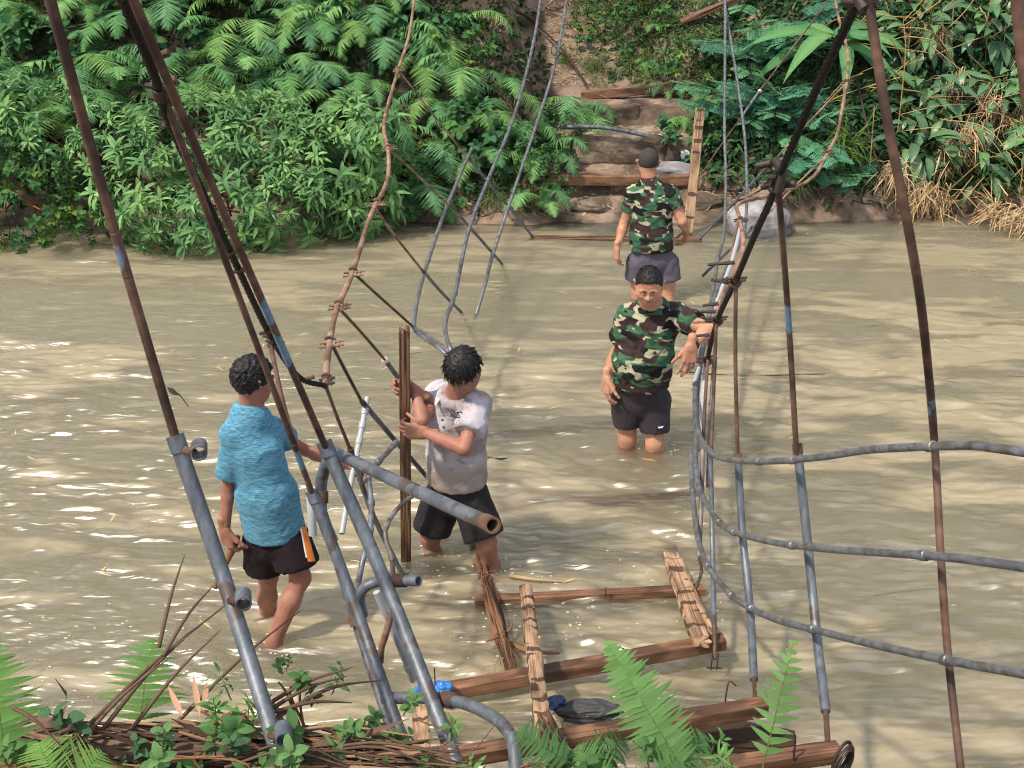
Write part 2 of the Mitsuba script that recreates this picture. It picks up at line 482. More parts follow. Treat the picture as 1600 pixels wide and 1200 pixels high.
def near_z(x, y):
    x, y = np.asarray(x, float), np.asarray(y, float)
    crest = 1.98 - 0.05 * np.clip((x + 0.2) / 0.5, 0, 1) + 0.08 * (meshkit.fbm(np.stack([x * 2, x * 0, x * 0], -1), 3, 51) - 0.5)
    top = 1.24 - 0.20 * np.clip((x + 0.35) / 0.5, 0, 1)
    flat = top + 0.16 * np.clip(crest - y, 0, 1.3)
    z = np.where(y < crest, flat, top - (y - crest) * 2.2)
    p = np.stack([x, y, x * 0], -1)
    z = z + 0.10 * (meshkit.fbm(p * 4, 3, 52) - 0.5)
    return np.maximum(z, -0.44)


add('near_bank', grid(np.concatenate([np.linspace(-26, -3.1, 40), np.arange(-3, 3, 0.04), np.linspace(3.1, 26, 40)]), np.concatenate([np.linspace(-30, 0, 20), np.arange(0.05, 3.3, 0.04)]), near_z), 'dirt', True,
    'brown earth of the near bank at the bottom of the picture', None, None, 'structure')
add('riverbed', grid(np.linspace(-30, 30, 61), np.linspace(1.5, 11.5, 41), lambda x, y: -0.50 + 0.06 * (meshkit.fbm(np.stack([x, y, x * 0], -1), 3, 61) - 0.5)), 'dirt', True,
    'sandy bed under the murky river', None, None, 'structure')
# ---------------------------------------------------------------- the wrecked suspension bridge
def rope(pts, r, smooth_n=10, strands=5, lay=0.13, depth=0.30, step=0.011):
    """A wire rope whose strands wind round it."""
    p = catmull(pts, smooth_n)
    s = np.concatenate([[0], np.cumsum(np.linalg.norm(np.diff(p, axis=0), axis=1))])
    m = max(8, int(s[-1] / step))
    ss = np.linspace(0, s[-1], m)
    p = np.stack([np.interp(ss, s, p[:, k]) for k in range(3)], -1)
    t, a, b = frames(p)
    sides = 18
    ang = np.arange(sides) * 2 * np.pi / sides
    rr = r * (1 - depth * (0.5 - 0.5 * np.cos(strands * (ang[None] - 2 * np.pi * ss[:, None] / lay))))
    v = p[:, None] + rr[..., None] * (np.cos(ang)[None, :, None] * a[:, None] + np.sin(ang)[None, :, None] * b[:, None])
    i, j = np.meshgrid(np.arange(m - 1), np.arange(sides), indexing='ij')
    k = (j + 1) % sides
    q = np.stack([i * sides + j, i * sides + k, (i + 1) * sides + k, (i + 1) * sides + j], -1).reshape(-1, 4)
    return v.reshape(-1, 3), np.vstack([q[:, [0, 1, 2]], q[:, [0, 2, 3]]])


def pp(*pts):
    return [P(*q) if q[2] != 'w' else G(q[0], q[1], -0.06) for q in pts]


# the two main cables
L_DARK = pp((182, -60, 1.85), (192, 0, 2.0), (240, 115, 2.2), (262, 185, 2.35), (330, 330, 2.7), (372, 420, 3.0), (425, 530, 3.5), (468, 590, 3.9), (508, 603, 4.12))
L_RUST = pp((508, 603, 4.12), (512, 560, 4.35), (524, 490, 4.8), (550, 428, 5.3), (578, 340, 6.0), (604, 285, 6.6), (607, 240, 7.0), (600, 200, 7.6), (606, 165, 8.2), (622, 110, 9.0), (640, 50, 9.8), (652, -40, 10.7))
R_DARK = pp((1354, -40, 2.38), (1338, 5, 2.5), (1310, 65, 2.65), (1275, 140, 2.9), (1240, 222, 3.15), (1218, 275, 3.35), (1203, 315, 3.5), (1178, 370, 3.85), (1150, 437, 4.4), (1125, 490, 5.0), (1111, 535, 5.5), (1104, 572, 5.8))
R_RUST = pp((1104, 572, 5.8), (1110, 530, 5.95), (1120, 482, 6.15), (1135, 450, 6.35), (1152, 415, 6.6), (1161, 392, 6.8), (1160, 364, 7.2), (1154, 336, 7.6), (1152, 321, 7.8), (1170, 312, 8.0), (1195, 307, 8.2), (1225, 297, 8.4), (1252, 289, 8.6),
            (1276, 270, 8.8), (1293, 240, 9.1), (1308, 209, 9.3), (1315, 175, 9.5), (1323, 128, 9.8), (1325, 91, 10.1), (1320, 61, 10.3), (1308, 17, 10.6), (1300, -40, 10.9))
L_DARK.insert(0, L_DARK[0] + unit(L_DARK[0] - L_DARK[1]) * 1.6)
R_DARK.insert(0, R_DARK[0] + unit(R_DARK[0] - R_DARK[1]) * 1.6)
L_RUST.append(L_RUST[-1] + unit(L_RUST[-1] - L_RUST[-2]) * 2.0)
R_RUST.append(R_RUST[-1] + unit(R_RUST[-1] - R_RUST[-2]) * 2.0)
c = name('suspension_cable')
add(c + '__dark_length', rope(L_DARK, 0.0108), 'cable_black', True, 'black near length of the cable')
add(c + '__rusty_length', tube(catmull(L_RUST, 10), np.full(110, .0132), 12, bump=0.25), 'rust_pale', True, 'rusty brown far length of the cable')
tag(c, 'left main cable, black near the viewer, then rusty brown up to the ferns', 'cable', None)
c = name('suspension_cable')
add(c + '__dark_length', rope(R_DARK, 0.0128), 'cable_black', True, 'black near length of the cable')
add(c + '__rusty_length', tube(catmull(R_RUST, 8), np.full(160, .0135), 12, bump=0.25), 'rust_pale', True, 'rusty brown far length of the cable')
tag(c, 'right main cable, thick black twisted wire rope slanting down to the man resting his elbow', 'cable', None)


def clamp_mesh(p, d, side, r=0.02, w=0.10, gap=0.045, bolt=0.0055):
    """Two bolts through a saddle, across the cable at p (cable direction d)."""
    d = unit(d)
    s = unit(np.asarray(side) - d * (np.asarray(side) @ d))
    parts = []
    for k in (-1, 1):
        o = p + d * gap * k * 0.5
        parts.append(tube([o - s * w * 0.42, o + s * w * 0.6], bolt, 8))
        parts.append(tube([o + s * w * 0.34, o + s * w * 0.42], bolt * 1.9, 6))
    parts.append(tube([p - d * gap * 0.45, p + d * gap * 0.45], r * 1.12, 12))
    parts.append(tube([p + s * r * 0.6 - d * gap * .3, p + s * r * 1.4 - d * gap * .3, p + s * r * 1.4 + d * gap * .3, p + s * r * 0.6 + d * gap * .3], bolt * 1.2, 8))
    return cat(*parts)


def hanger(base, rod, rod_r, pipe, pipe_r, label, clamp=None, rod_m='rust', pipe_m='galv', tip=None, paint=None, hollow=False, group=None, knob=False, cat_='hanger rod', n=4):
    """A cable hanger: bar with a clamp at the top, a pipe sleeve below and a bar end at the bottom."""
    h = name(base)
    r_ = pp(*rod)
    if rod[0][1] < 0:                  # it goes on above the picture
        add(h + '__upper_bar', tube([r_[0] + unit(r_[0] - r_[1]) * 1.1, r_[0]], rod_r, 12), rod_m, 40)
    if paint is None:
        add(h + '__rod', tube(r_, rod_r, 12, n), rod_m, 40)
    else:
        # the bar is three lengths end to end: bare, painted, bare
        q = catmull(r_, 40)
        s = np.concatenate([[0], np.cumsum(np.linalg.norm(np.diff(q, axis=0), axis=1))]); s /= s[-1]
        cut = lambda a, b: np.stack([np.interp(np.linspace(a, b, 40), s, q[:, k]) for k in range(3)], -1)
        a, b = paint
        add(h + '__rod', tube(cut(0, a), rod_r, 12), rod_m, 40)
        v, f = tube(cut(a, b), rod_r * 1.02, 12)
        u = np.concatenate([np.repeat(np.linspace(0, 1, 40), 12), [0, 1]])
        add(h + '__painted_length', (v, f, np.stack([u * 0, u], -1)), 'chipped', True, 'length of the bar with flaking blue paint')
        if b < 0.99:
            add(h + '__rod', tube(cut(b, 1), rod_r, 12), rod_m, 40)
    if pipe:
        q = pp(*pipe)
        add(h + '__pipe_sleeve', tube(q, pipe_r, 14, n, hollow=0.004 if hollow else 0), pipe_m, 40)
        d = unit(q[1] - q[0])
        add(h + '__collar', tube([q[0] - d * pipe_r * 1.0, q[0] + d * pipe_r * 1.2], pipe_r * 1.13, 14), pipe_m if base == 'bridge_post' else 'rust', 40)
        if knob:
            v, f = trimesh.creation.icosphere(2, pipe_r * 1.5).vertices, trimesh.creation.icosphere(2, pipe_r * 1.5).faces
            add(h + '__end_cap', (v + q[0], f), 'pink_plastic', True)
    if tip:
        add(h + '__bar_end', tube(pp(*tip), rod_r * 0.9, 10, n), 'rust', 40)
    if clamp is not None:
        p0 = r_[0]
        side = (1.0, -0.25, 0.1) if clamp == 1 else (-1.0, -0.25, 0.1)
        q = np.vstack([catmull(x, 6) for x in (L_DARK, L_RUST, R_DARK, R_RUST)])
        i = np.argmin(np.linalg.norm(q - p0, axis=1))
        i = min(max(i, 1), len(q) - 2)
        d = q[i + 1] - q[i - 1]
        rr = 0.0135 if p0[1] > 4 else 0.0118
        add(h + '__clamp', clamp_mesh(q[i], d, side, rr, 0.10 if p0[1] > 3.9 else 0.06), 'rust_pale' if p0[1] > 3.9 and p0[0] < 0.5 else 'iron_dark', 40)
        if p0[1] < 2.6:
            tag(h, label, cat_, group)
            return h
        # the eye of the bar, bent round the cable
        ang = np.linspace(0, 1.75 * np.pi, 16)
        dd = unit(d); s = unit(np.cross(dd, unit(r_[1] - r_[0]))); u = np.cross(s, dd)
        o = q[i] + dd * 0.028
        add(h + '__eye', tube(o + (rr + rod_r) * (np.outer(np.cos(ang), s) + np.outer(np.sin(ang), u)), rod_r * 0.9, 8), rod_m, 40)
    tag(h, label, cat_, group)
    return h


HB = 'hanger_rod'
# left side, far to near
hanger(HB, [(625, 113, 9.0), (733, 250, 9.6)], 0.0082, [(733, 248, 9.6), (780, 305, 9.95), (832, 369, 10.35)], 0.0128, 'farthest left hanger, whose grey lower half meets the top of the tallest leaning pipe', 1, 'rust_pale')
hanger(HB, [(605, 231, 7.1), (640, 262, 7.5), (702, 322, 8.1)], 0.0082, [(702, 320, 8.1), (740, 362, 8.8), (785, 413, 9.7)], 0.0124, 'left hanger second from the far bank, grey lower half ending in water among leaning pipes', 1, 'rust_pale')
hanger(HB, [(585, 322, 6.2), (612, 362, 6.6), (661, 424, 7.3)], 0.0082, [(661, 423, 7.3), (690, 457, 7.9), (722, 489, 8.6)], 0.0116, 'left hanger third from the far bank, its grey end dipping into open water', 1, 'rust_pale')
hanger(HB, [(556, 430, 5.3), (600, 470, 6.0), (646, 511, 6.8)], 0.0078, None, 0, 'left hanger running from the cable to the sharp bend of a grey rail', 1)
hanger(HB, [(532, 484, 4.85), (565, 520, 5.2), (602, 563, 5.6)], 0.0075, [(602, 563, 5.6), (622, 590, 5.75), (655, 632, 6.0)], 0.0131, 'left hanger with a round pinkish cap at its joint, passing behind the upright plank', 1, knob=True)
hanger(HB, [(520, 541, 4.45), (540, 580, 4.6), (567, 631, 4.85)], 0.0075, [(567, 629, 4.85), (610, 680, 5.1), (668, 746, 5.5)], 0.0121, 'left hanger whose grey sleeve passes behind the plank to the black shorts', 1)
hanger(HB, [(510, 606, 4.15), (528, 655, 4.25), (548, 704, 4.35)], 0.0071, [(548, 704, 4.35), (583, 805, 4.6), (630, 900, 4.95)], 0.0113, 'left hanger at the lowest point of the cable, reaching the foot of the plank', 1)
# left side, the near uprights
hanger('bridge_post', [(70, -30, 1.92), (170, 330, 2.2), (277, 694, 2.45)], .0105, [(277, 692, 2.45), (350, 905, 2.48), (447, 1215, 2.3)], .0180,
       'leftmost grey pipe post with three short pipe rings and a long rusty bar', None, paint=(0.50, 0.60), cat_='post')
hanger('bridge_post', [(196, -30, 1.92), (340, 310, 2.35), (512, 706, 2.95)], .0092, [(510, 700, 2.95), (600, 905, 2.97), (726, 1225, 2.72)], .0195,
       'grey pipe post with a flaking blue bar, where the large open pipe starts', None, paint=(0.58, 0.80), cat_='post')
hanger('bridge_post', [(248, 130, 2.28), (372, 460, 2.65), (490, 777, 3.05)], .0083, [(490, 775, 3.05), (552, 940, 3.05), (650, 1215, 2.85)], .0165,
       'grey pipe post whose hooked bar passes in front of the boy in blue', 1, paint=(0.84, 0.985), cat_='post')
hanger(HB, [(424, 545, 3.45), (445, 640, 3.3), (486, 772, 3.12)], 0.0072, None, 0, 'thin rusty bar hanging from the black cable in front of the blue shirt', 1)
t_ = name('bridge_post')
add(t_ + '__pipe', tube(pp((520, 855, 3.16), (560, 985, 3.14), (618, 1165, 3.05)), .0130, 14, 6), 'galv', 40)
add(t_ + '__collar', tube(pp((551, 962, 3.135), (556, 978, 3.133)), .0155, 14), 'rust', 40)
tag(t_, 'slimmer grey pipe running close along the left of a thicker pipe post', 'post')
# rings welded to the leftmost post
for px, py, zd in ((311, 702, 2.40), (380, 936, 2.42), (443, 1146, 2.28)):
    o = P(px, py, zd); ax = unit([0.24, -0.96, 0.0])
    add('bridge_post__ring', tube([o - ax * 0.021, o + ax * 0.021], 0.0185, 20, hollow=0.003), 'galv', 40, 'short open ring of grey pipe')
    add('bridge_post__weld', tube([P(px - 20, py + 2, zd + 0.03), P(px - 9, py + 4, zd + 0.01)], 0.010, 8), 'rust', 40)


def rail(base, pts, r, mat, label, couplers=(), cat_='handrail pipe', hollow=0.0, n=8, cm=None, sides=14, far=0):
    h = name(base)
    p = pp(*pts)
    if pts[0][1] < 0:
        p.insert(0, p[0] + unit(p[0] - p[1]) * 2.0)
        couplers = [c + 1 for c in couplers]
    add(h + '__pipe', tube(p, r, sides, n, hollow=hollow), mat, 40)
    q = catmull(p, n)
    for i in couplers:
        k = min(max(int(i * n), 1), len(q) - 2)
        d = unit(q[k + 1] - q[k - 1])
        add(h + '__coupler', tube([q[k] - d * r * 1.35, q[k] - d * r * 1.1, q[k] + d * r * 1.1, q[k] + d * r * 1.35], [r * 1.05, r * 1.3, r * 1.3, r * 1.05], sides), cm or mat, 40)
    tag(h, label, cat_)
    return h


HR = 'handrail_pipe'
rail(HR, [(737, 232, 9.3), (699, 321, 8.3), (672, 398, 7.6), (655, 455, 7.1), (647, 508, 6.8), (659, 525, 6.6), (700, 558, 6.3), (745, 640, 6.7)], .0140, 'conduit', 'leftmost leaning grey rail on the far side, sharply kinked above the water', (1, 2.2))
rail(HR, [(849, -30, 10.3), (834, 64, 9.7), (804, 179, 9.0), (763, 280, 8.4), (733, 358, 7.8), (711, 458, 7.2), (698, 495, 6.9), (696, 519, 6.75), (705, 548, 6.5), (735, 610, 6.7)], .0140, 'conduit', 'middle of the three leaning grey rails, curving down behind the black haired youth', (1, 2, 3, 4, 5))
rail(HR, [(890, -30, 10.7), (871, 84, 10.2), (848, 165, 9.8), (800, 307, 9.2), (770, 398, 8.9), (759, 441, 8.7), (744, 492, 8.55), (735, 530, 8.7)], .0140, 'conduit', 'right one of the three leaning grey rails, ending straight in the water', (1, 2, 3, 4))
rail(HR, [(648, 512, 6.78), (672, 527, 6.65), (698, 547, 6.5), (730, 570, 6.4)], .0128, 'conduit', 'short grey length of rail beside the sharp kink, leading to the bent head', ())
rail(HR, [(1133, -30, 10.6), (1133, 67, 10.2), (1132, 200, 9.5), (1134, 267, 9.2), (1133, 333, 8.8), (1130, 373, 8.4), (1122, 403, 8.0), (1112, 467, 7.2), (1100, 530, 6.6), (1088, 590, 6.1), (1086, 646, 5.6), (1094, 683, 5.2), (1113, 708, 4.8), (1140, 718, 4.5),
          (1186, 721, 4.2), (1232, 719, 3.93), (1290, 713, 3.68), (1357, 703, 3.42), (1444, 698, 3.12), (1515, 696, 2.92), (1552, 700, 2.82), (1640, 712, 2.65)], .0128, 'conduit', 'topmost of the three rails crossing the right side, brownish and wavy', (1, 2, 3, 4, 6, 14, 15.2, 18.2), cm='conduit_brown')
rail(HR, [(1130, -30, 10.7), (1133, 10, 10.6), (1142, 63, 10.3), (1158, 167, 9.8), (1165, 233, 9.5), (1167, 300, 9.1), (1164, 355, 8.6), (1155, 383, 8.2), (1133, 423, 7.6), (1113, 477, 7.0), (1099, 545, 6.5), (1090, 610, 6.1), (1088, 683, 5.6), (1087, 725, 5.35),
          (1094, 767, 5.1), (1123, 815, 4.75), (1152, 833, 4.5), (1207, 847, 4.15), (1248, 853, 3.93), (1307, 859, 3.63), (1461, 869, 3.04), (1540, 878, 2.83), (1640, 892, 2.62)], .0128, 'conduit', 'middle one of the three grey rails crossing the right side', (2, 3, 5, 15, 15.9, 17.8, 19.9))
rail(HR, [(1094, 700, 5.72), (1082, 708, 5.66), (1080, 722, 5.6), (1082, 767, 5.4), (1086, 808, 5.2), (1090, 838, 5.05), (1105, 883, 4.8), (1142, 929, 4.5), (1173, 950, 4.3), (1215, 969, 4.08), (1269, 983, 3.83), (1352, 1004, 3.48), (1477, 1031, 3.03), (1640, 1060, 2.6)], .0128, 'conduit',
     'lowest of the three grey rails crossing the right side', (3, 6, 7, 8, 10, 12))
# right side hangers, near to far
hanger(HB, [(1354, -20, 2.44), (1385, 180, 2.5), (1420, 360, 2.6), (1442, 500, 2.8), (1460, 690, 3.2), (1470, 870, 3.13), (1482, 1030, 3.13), (1505, 1235, 3.0)], 0.0115, None, 0, 'long dark brown bar on the right, crossing all three rails down to the bottom edge', None, paint=(0.47, 0.56), n=4)
hanger(HB, [(1216, 290, 3.36), (1232, 500, 3.75), (1245, 716, 4.0)], 0.0104, [(1246, 700, 4.0), (1262, 850, 4.0), (1275, 983, 3.92), (1290, 1112, 3.68)], 0.0166, 'right hanger whose sleeve stands on the end of the lowest timber', 0, paint=(0.42, 0.56), tip=[(1290, 1108, 3.68), (1294, 1170, 3.55)])
hanger(HB, [(1150, 440, 4.42), (1149, 560, 4.5), (1153, 727, 4.62)], 0.0085, [(1153, 715, 4.6), (1160, 833, 4.58), (1172, 950, 4.4), (1178, 1062, 4.1)], 0.0158, 'right hanger whose sleeve ends at the timber beside the small right fern', 0, tip=[(1178, 1058, 4.1), (1181, 1112, 3.9)])
hanger(HB, [(1119, 505, 5.1), (1114, 640, 5.1), (1110, 718, 5.02)], 0.0085, [(1110, 700, 5.02), (1113, 850, 4.95), (1116, 982, 4.6)], 0.0116, 'right hanger with a forked end poking through the long wet timber', 0, tip=[(1116, 978, 4.6), (1117, 1030, 4.5)])
hanger(HB, [(1106, 560, 5.7), (1101, 640, 5.55), (1098, 702, 5.42)], 0.0085, [(1098, 700, 5.4), (1095, 800, 5.2), (1092, 875, 5.1)], 0.0116, 'right hanger bent at its foot, farthest of those that reach the broken deck', 0, tip=[(1092, 870, 5.1), (1096, 893, 5.02), (1085, 924, 5.02)], pipe_m='conduit_brown')
hanger(HB, [(1587, -20, 2.2), (1596, 80, 2.25), (1612, 210, 2.3)], 0.0123, None, 0, 'dark rusty bar cutting the top right corner', None)
hanger(HB, [(1303, -10, 10.5), (1245, 66, 10.4), (1187, 142, 10.3)], 0.0085, [(1187, 142, 10.3), (1172, 163, 10.28), (1158, 184, 10.25)], 0.0124, 'far right hanger with a small white cap, in front of the feathery shrub', None, 'rust', tip=[(1158, 184, 10.25), (1125, 229, 10.2), (1094, 275, 10.2)], knob=True)
hanger(HB, [(1321, 131, 9.8), (1266, 189, 9.65), (1203, 258, 9.6)], 0.0085, [(1199, 260, 9.6), (1150, 313, 9.9), (1092, 374, 10.3)], 0.0131, 'far right hanger whose grey end meets the waterline plank beside the back turned man', 1, 'rust_pale')
hanger(HB, [(1296, 238, 9.1), (1236, 297, 8.9), (1186, 348, 8.85)], 0.0078, [(1186, 345, 8.85), (1140, 390, 9.0), (1098, 431, 9.3)], 0.0124, 'far right hanger whose grey end points into water below the boulder', 1, 'rust_pale')
hanger(HB, [(1153, 345, 7.45), (1147, 378, 7.3), (1141, 412, 7.2)], 0.0078, None, 0, 'short orange rusty bar beside the boulder', 1, 'rust_pale')
t_ = name('clamp_plate')
add(t_ + '__bar', tube(pp((1182, 260, 3.36), (1224, 250, 3.34)), .011, 10), 'iron_dark', 40)
add(t_ + '__bar', tube(pp((1190, 291, 3.42), (1243, 287, 3.36)), .012, 10), 'iron_dark', 40)
add(t_ + '__plate', tube(pp((1208, 248, 3.33), (1222, 270, 3.33), (1216, 300, 3.37)), .0135, 10, 4), 'iron_dark', 40)
tag(t_, 'dark iron clamp on the right black cable above the boulder', 'clamp')
t_ = name('clamp_plate')
add(t_ + '__bar', tube(pp((1316, 2, 2.48), (1372, 4, 2.44)), .012, 10), 'iron_dark', 40)
add(t_ + '__plate', tube(pp((1338, -12, 2.46), (1352, 14, 2.45)), .016, 10), 'iron_dark', 40)
tag(t_, 'dark iron clamp on the right black cable at the top edge', 'clamp')
for px, py, zd, dx, dy, lab in ((246, 90, 2.17, 24, -8, 'upper rusty bolt between the left black cable and the brown bar'), (256, 130, 2.26, 26, -6, 'second rusty bolt on the left black cable, at the hook of a bar'), (364, 396, 2.9, 16, -6, 'short rusty bolt from the left cable to the blue flaking bar'),
                        (374, 424, 3.0, 18, -4, 'rusty bolt just below another, beside the upper end of the blue paint'), (418, 519, 3.42, 12, -3, 'rusty bolt on the left cable left of the lower blue paint'), (478, 593, 3.95, 16, -4, 'rusty bolt near the lowest point of the left cable')):
    add('cable_bolt', tube([P(px - dx, py - dy * 0.8, zd), P(px + dx * 0.75, py + dy, zd - 0.01)], [.0055, .0055, .0055, .008, .008], 8, 4), 'rust', 40, lab, 'bolt')
for px, py, zd, dx, dy, lab in ((1130, 412, 5.0, 24, -2, 'upper bolt on the right cable above the watch arm'), (1133, 440, 4.7, 22, 4, 'second bolt on the right cable above the watch arm'), (1112, 476, 5.2, 14, -2, 'bolt on the right cable at the sleeve of the camouflage shirt'), (1108, 487, 5.3, 14, 0, 'bolt just below another at the camouflage sleeve'), (1100, 503, 5.25, 18, -1, 'orange rusty bolt lying over the forearm with the watch'),
                        (1100, 524, 5.5, 12, -1, 'small bolt on the right cable level with the watch')):
    add('cable_bolt', tube([P(px - dx, py - dy * 0.8, zd), P(px + dx * 0.75, py + dy, zd - 0.01)], [.0075, .0075, .0075, .010, .010], 8, 4), 'rust_pale' if 'orange' in lab else 'iron_dark', 40, lab, 'bolt')

# bundle of loose conduits beside the right cable
rail('loose_conduit', [(1160, 340, 7.6), (1146, 400, 7.0), (1122, 470, 6.4), (1108, 540, 6.1), (1098, 620, 5.9), (1094, 690, 5.7)], .0135, 'pvc', 'pale conduit bundled against the right cable behind the forearm', (2, 4))
rail('loose_conduit', [(1117, 560, 5.9), (1112, 630, 5.7), (1109, 700, 5.5), (1107, 760, 5.35)], .0135, 'conduit', 'grey conduit upright in the bundle, right of the hanging hand', (1,))
rail('loose_conduit', [(1092, 575, 6.1), (1084, 605, 6.0), (1087, 640, 5.95)], .012, 'pvc', 'short pale bent conduit just below the hanging hand', ())
# cluster on the left
rail('loose_conduit', [(574, 621, 4.9), (566, 665, 4.85), (556, 715, 4.78), (545, 770, 4.7), (534, 834, 4.62)], .0125, 'pvc', 'pale white pipe held by the boy in blue, open at its lower end', (0.5, 1, 1.5, 2, 3), hollow=.003)
rail('loose_conduit', [(621, 690, 4.75), (592, 721, 4.6), (577, 741, 4.5), (580, 786, 4.4), (578, 830, 4.3), (566, 880, 4.2), (556, 930, 4.2)], .0115, 'conduit', 'crooked grey jointed conduit hanging between the posts and the plank', (0.1, 1, 2, 3, 4))
rail('loose_conduit', [(648, 772, 4.9), (623, 793, 4.75), (604, 822, 4.6), (604, 847, 4.55), (612, 872, 4.5), (614, 905, 4.5)], .010, 'conduit_brown', 'thin brown curved conduit at the left of the upright plank', (2, 4))
rail('loose_conduit', [(588, 925, 3.5), (627, 1016, 3.6), (645, 1063, 3.7)], .0115, 'pvc', 'pale straight pipe behind the crossed post, close to the blue rag', (1.6,))
rail('loose_conduit', [(484, 770, 3.6), (487, 800, 3.6), (489, 836, 3.62)], .014, 'pvc', 'short pale pipe stub right of the striped shorts', (), hollow=.003)
rail('broken_branch', [(611, 960, 3.5), (603, 990, 3.52), (596, 1012, 3.55), (594, 1034, 3.6)], .0115, 'rust_pale', 'tan stick caught between the two pipe posts', (), cat_='branch')
rail('top_rail_pipe', [(521, 706, 3.06), (600, 743, 2.80), (690, 785, 2.52), (766, 819, 2.30)], .0165, 'galv', 'large grey pipe pointing at the viewer in front of the black shorts', (), cat_='pipe', hollow=.004)
add('top_rail_pipe__end_socket', tube(pp((757, 815, 2.325), (770, 821, 2.285)), .0185, 18, hollow=.005), 'rust', 40, 'rusty socket at the open end')
add('top_rail_pipe__elbow', tube(pp((527, 709, 3.06), (512, 722, 3.1), (503, 748, 3.14), (502, 774, 3.16), (505, 800, 3.16), (515, 828, 3.16), (523, 846, 3.16)), [.0175, .0175, .0175, .0175, .0125, .0125, .0125], 14, 6), 'galv', 40)
add('top_rail_pipe__collar', tube(pp((502, 768, 3.155), (502, 786, 3.155)), .0205, 14), 'rust', 40)
rail('stub_pipe', [(567, 962, 3.09), (562, 935, 3.06), (570, 918, 3.04), (590, 909, 3.03), (615, 906, 2.98), (654, 908, 2.93)], .0150, 'galv', 'short elbow pipe with an open end sticking out behind the crossed post', (), cat_='pipe', hollow=.004)
add('stub_pipe__collar', tube(pp((617, 907, 2.975), (634, 907, 2.955)), .0185, 14), 'rust', 40)
rail('bottom_rail_pipe', [(600, 1091, 2.98), (660, 1090, 2.90), (705, 1094, 2.84), (748, 1108, 2.75), (785, 1132, 2.66), (803, 1166, 2.60), (806, 1240, 2.52)], .0162, 'galv', 'grey pipe bending downward at the bottom, under the crossed post', (1.9,), cat_='pipe', cm='rust')

# ---- deck timbers
def timber(label, p0, p1, w, h, mat='wood', base='deck_timber', cat_='timber', **kw):
    timber.n += 1
    return add(name(base), beam(p0, p1, w, h, seed=timber.n, **kw), mat, True, label, cat_)


timber.n = 0
timber('half sunken crossbeam farthest out on the broken deck', G(742, 942, -0.015), G(1101, 924, 0.01), .05, .06)
tA, tB = G(688, 1082, 0.05), G(1131, 1003, 0.12)
timber('long wet orange brown crossbeam with a blue rag at its left end', tA, tB, .056, .060)
tC, tD = G(672, 1190, 0.30), G(1196, 1104, 0.34)
timber('second crossbeam from the viewer, ending at the small right fern', tC, tD, .056, .056)
tE, tF = G(1060, 1210, 0.50), G(1310, 1174, 0.52)
timber('nearest crossbeam at the bottom edge, below the small right fern', tE, tF, .056, .054)
timber('split weathered runner lying on the right end of the long wet crossbeam', G(1041, 850, -0.06), G(1095, 1000, 0.185), .072, .05, 'oldwood', rough=0.012, ragged=0.02)
timber('narrow splinter lying along the split weathered runner', G(1062, 880, 0.0), G(1108, 984, 0.17), .022, .045, 'oldwood', rough=0.010, ragged=0.03)
timber('pale splintered runner standing up across the long wet crossbeam', G(822, 925, 0.12), G(850, 1150, 0.40), .052, .06, 'oldwood', rough=0.012, ragged=0.03)
timber('dark rotten runner with frayed fibres, beside the youth in black shorts', G(744, 846, -0.02), G(797, 1040, 0.06), .06, .05, 'rotten', rough=0.03, ragged=0.08, taper=(1, .45))
timber('cracked pale plank running down behind the crossed post', G(652, 1085, 0.10), G(666, 1225, 0.50), .055, .03, 'oldwood', rough=0.008)
add(name('deck_timber'), beam(G(848, 1128, 0.40), G(905, 1225, 0.55), .06, .035, seed=31, rough=0.012, ragged=0.05), 'rotten', True, 'crumbling dark plank end under the ferns at the bottom', 'timber')
timber('upright wet plank gripped by the youth in the grey polo shirt', W(632, 522, 4.42), G(634, 893, -0.05) + np.array([0, 0.02, 0]), .048, .030, 'rotten', base='plank', cat_='plank', up=(0, 1, 0.2), ragged=0.05, taper=(0.95, 1))
add('plank__splinter', tube([W(638, 600, 4.405), W(638.5, 560, 4.405), W(638, 530, 4.41), W(636.5, 509, 4.41)], [.003, .006, .006, .002], 6), 'wood', 40, 'pale orange splinter along its edge')
timber('tall weathered plank leaning beside the man seen from behind', W(1094, 172, 10.45), G(1074, 374, -0.05), .085, .035, 'oldwood', base='plank', cat_='plank', up=(0, 1, 0.2), rough=0.012, ragged=0.02)
timber('thin brown plank lying along the waterline behind the man', G(828, 371, 0.0), G(1096, 375, 0.0), .09, .03, 'rotten', base='plank', cat_='plank')
timber('orange brown plank across the lowest mud step', W(856, 280, 11.0), W(1090, 281, 11.0), .07, .105, base='plank', cat_='plank', bend=(0, 0, -0.01))
timber('reddish plank across the top of the steps', W(908, 149, 12.40), W(1130, 131, 12.40), .06, .095, base='plank', cat_='plank')
timber('old dark plank lying on the slope at the top of the picture', bank_hit(1062, 42) + [0, 0, .05], bank_hit(1195, -12) + [0, 0, .06], .16, .06, 'rotten', base='plank', cat_='plank')
timber('sunken plank showing faintly left of the standing man', G(745, 684, -0.07), G(960, 664, -0.06), .07, .03, base='plank', cat_='plank')
timber('sunken plank showing faintly below the standing man', G(775, 792, -0.065), G(1092, 776, -0.055), .08, .03, base='plank', cat_='plank')
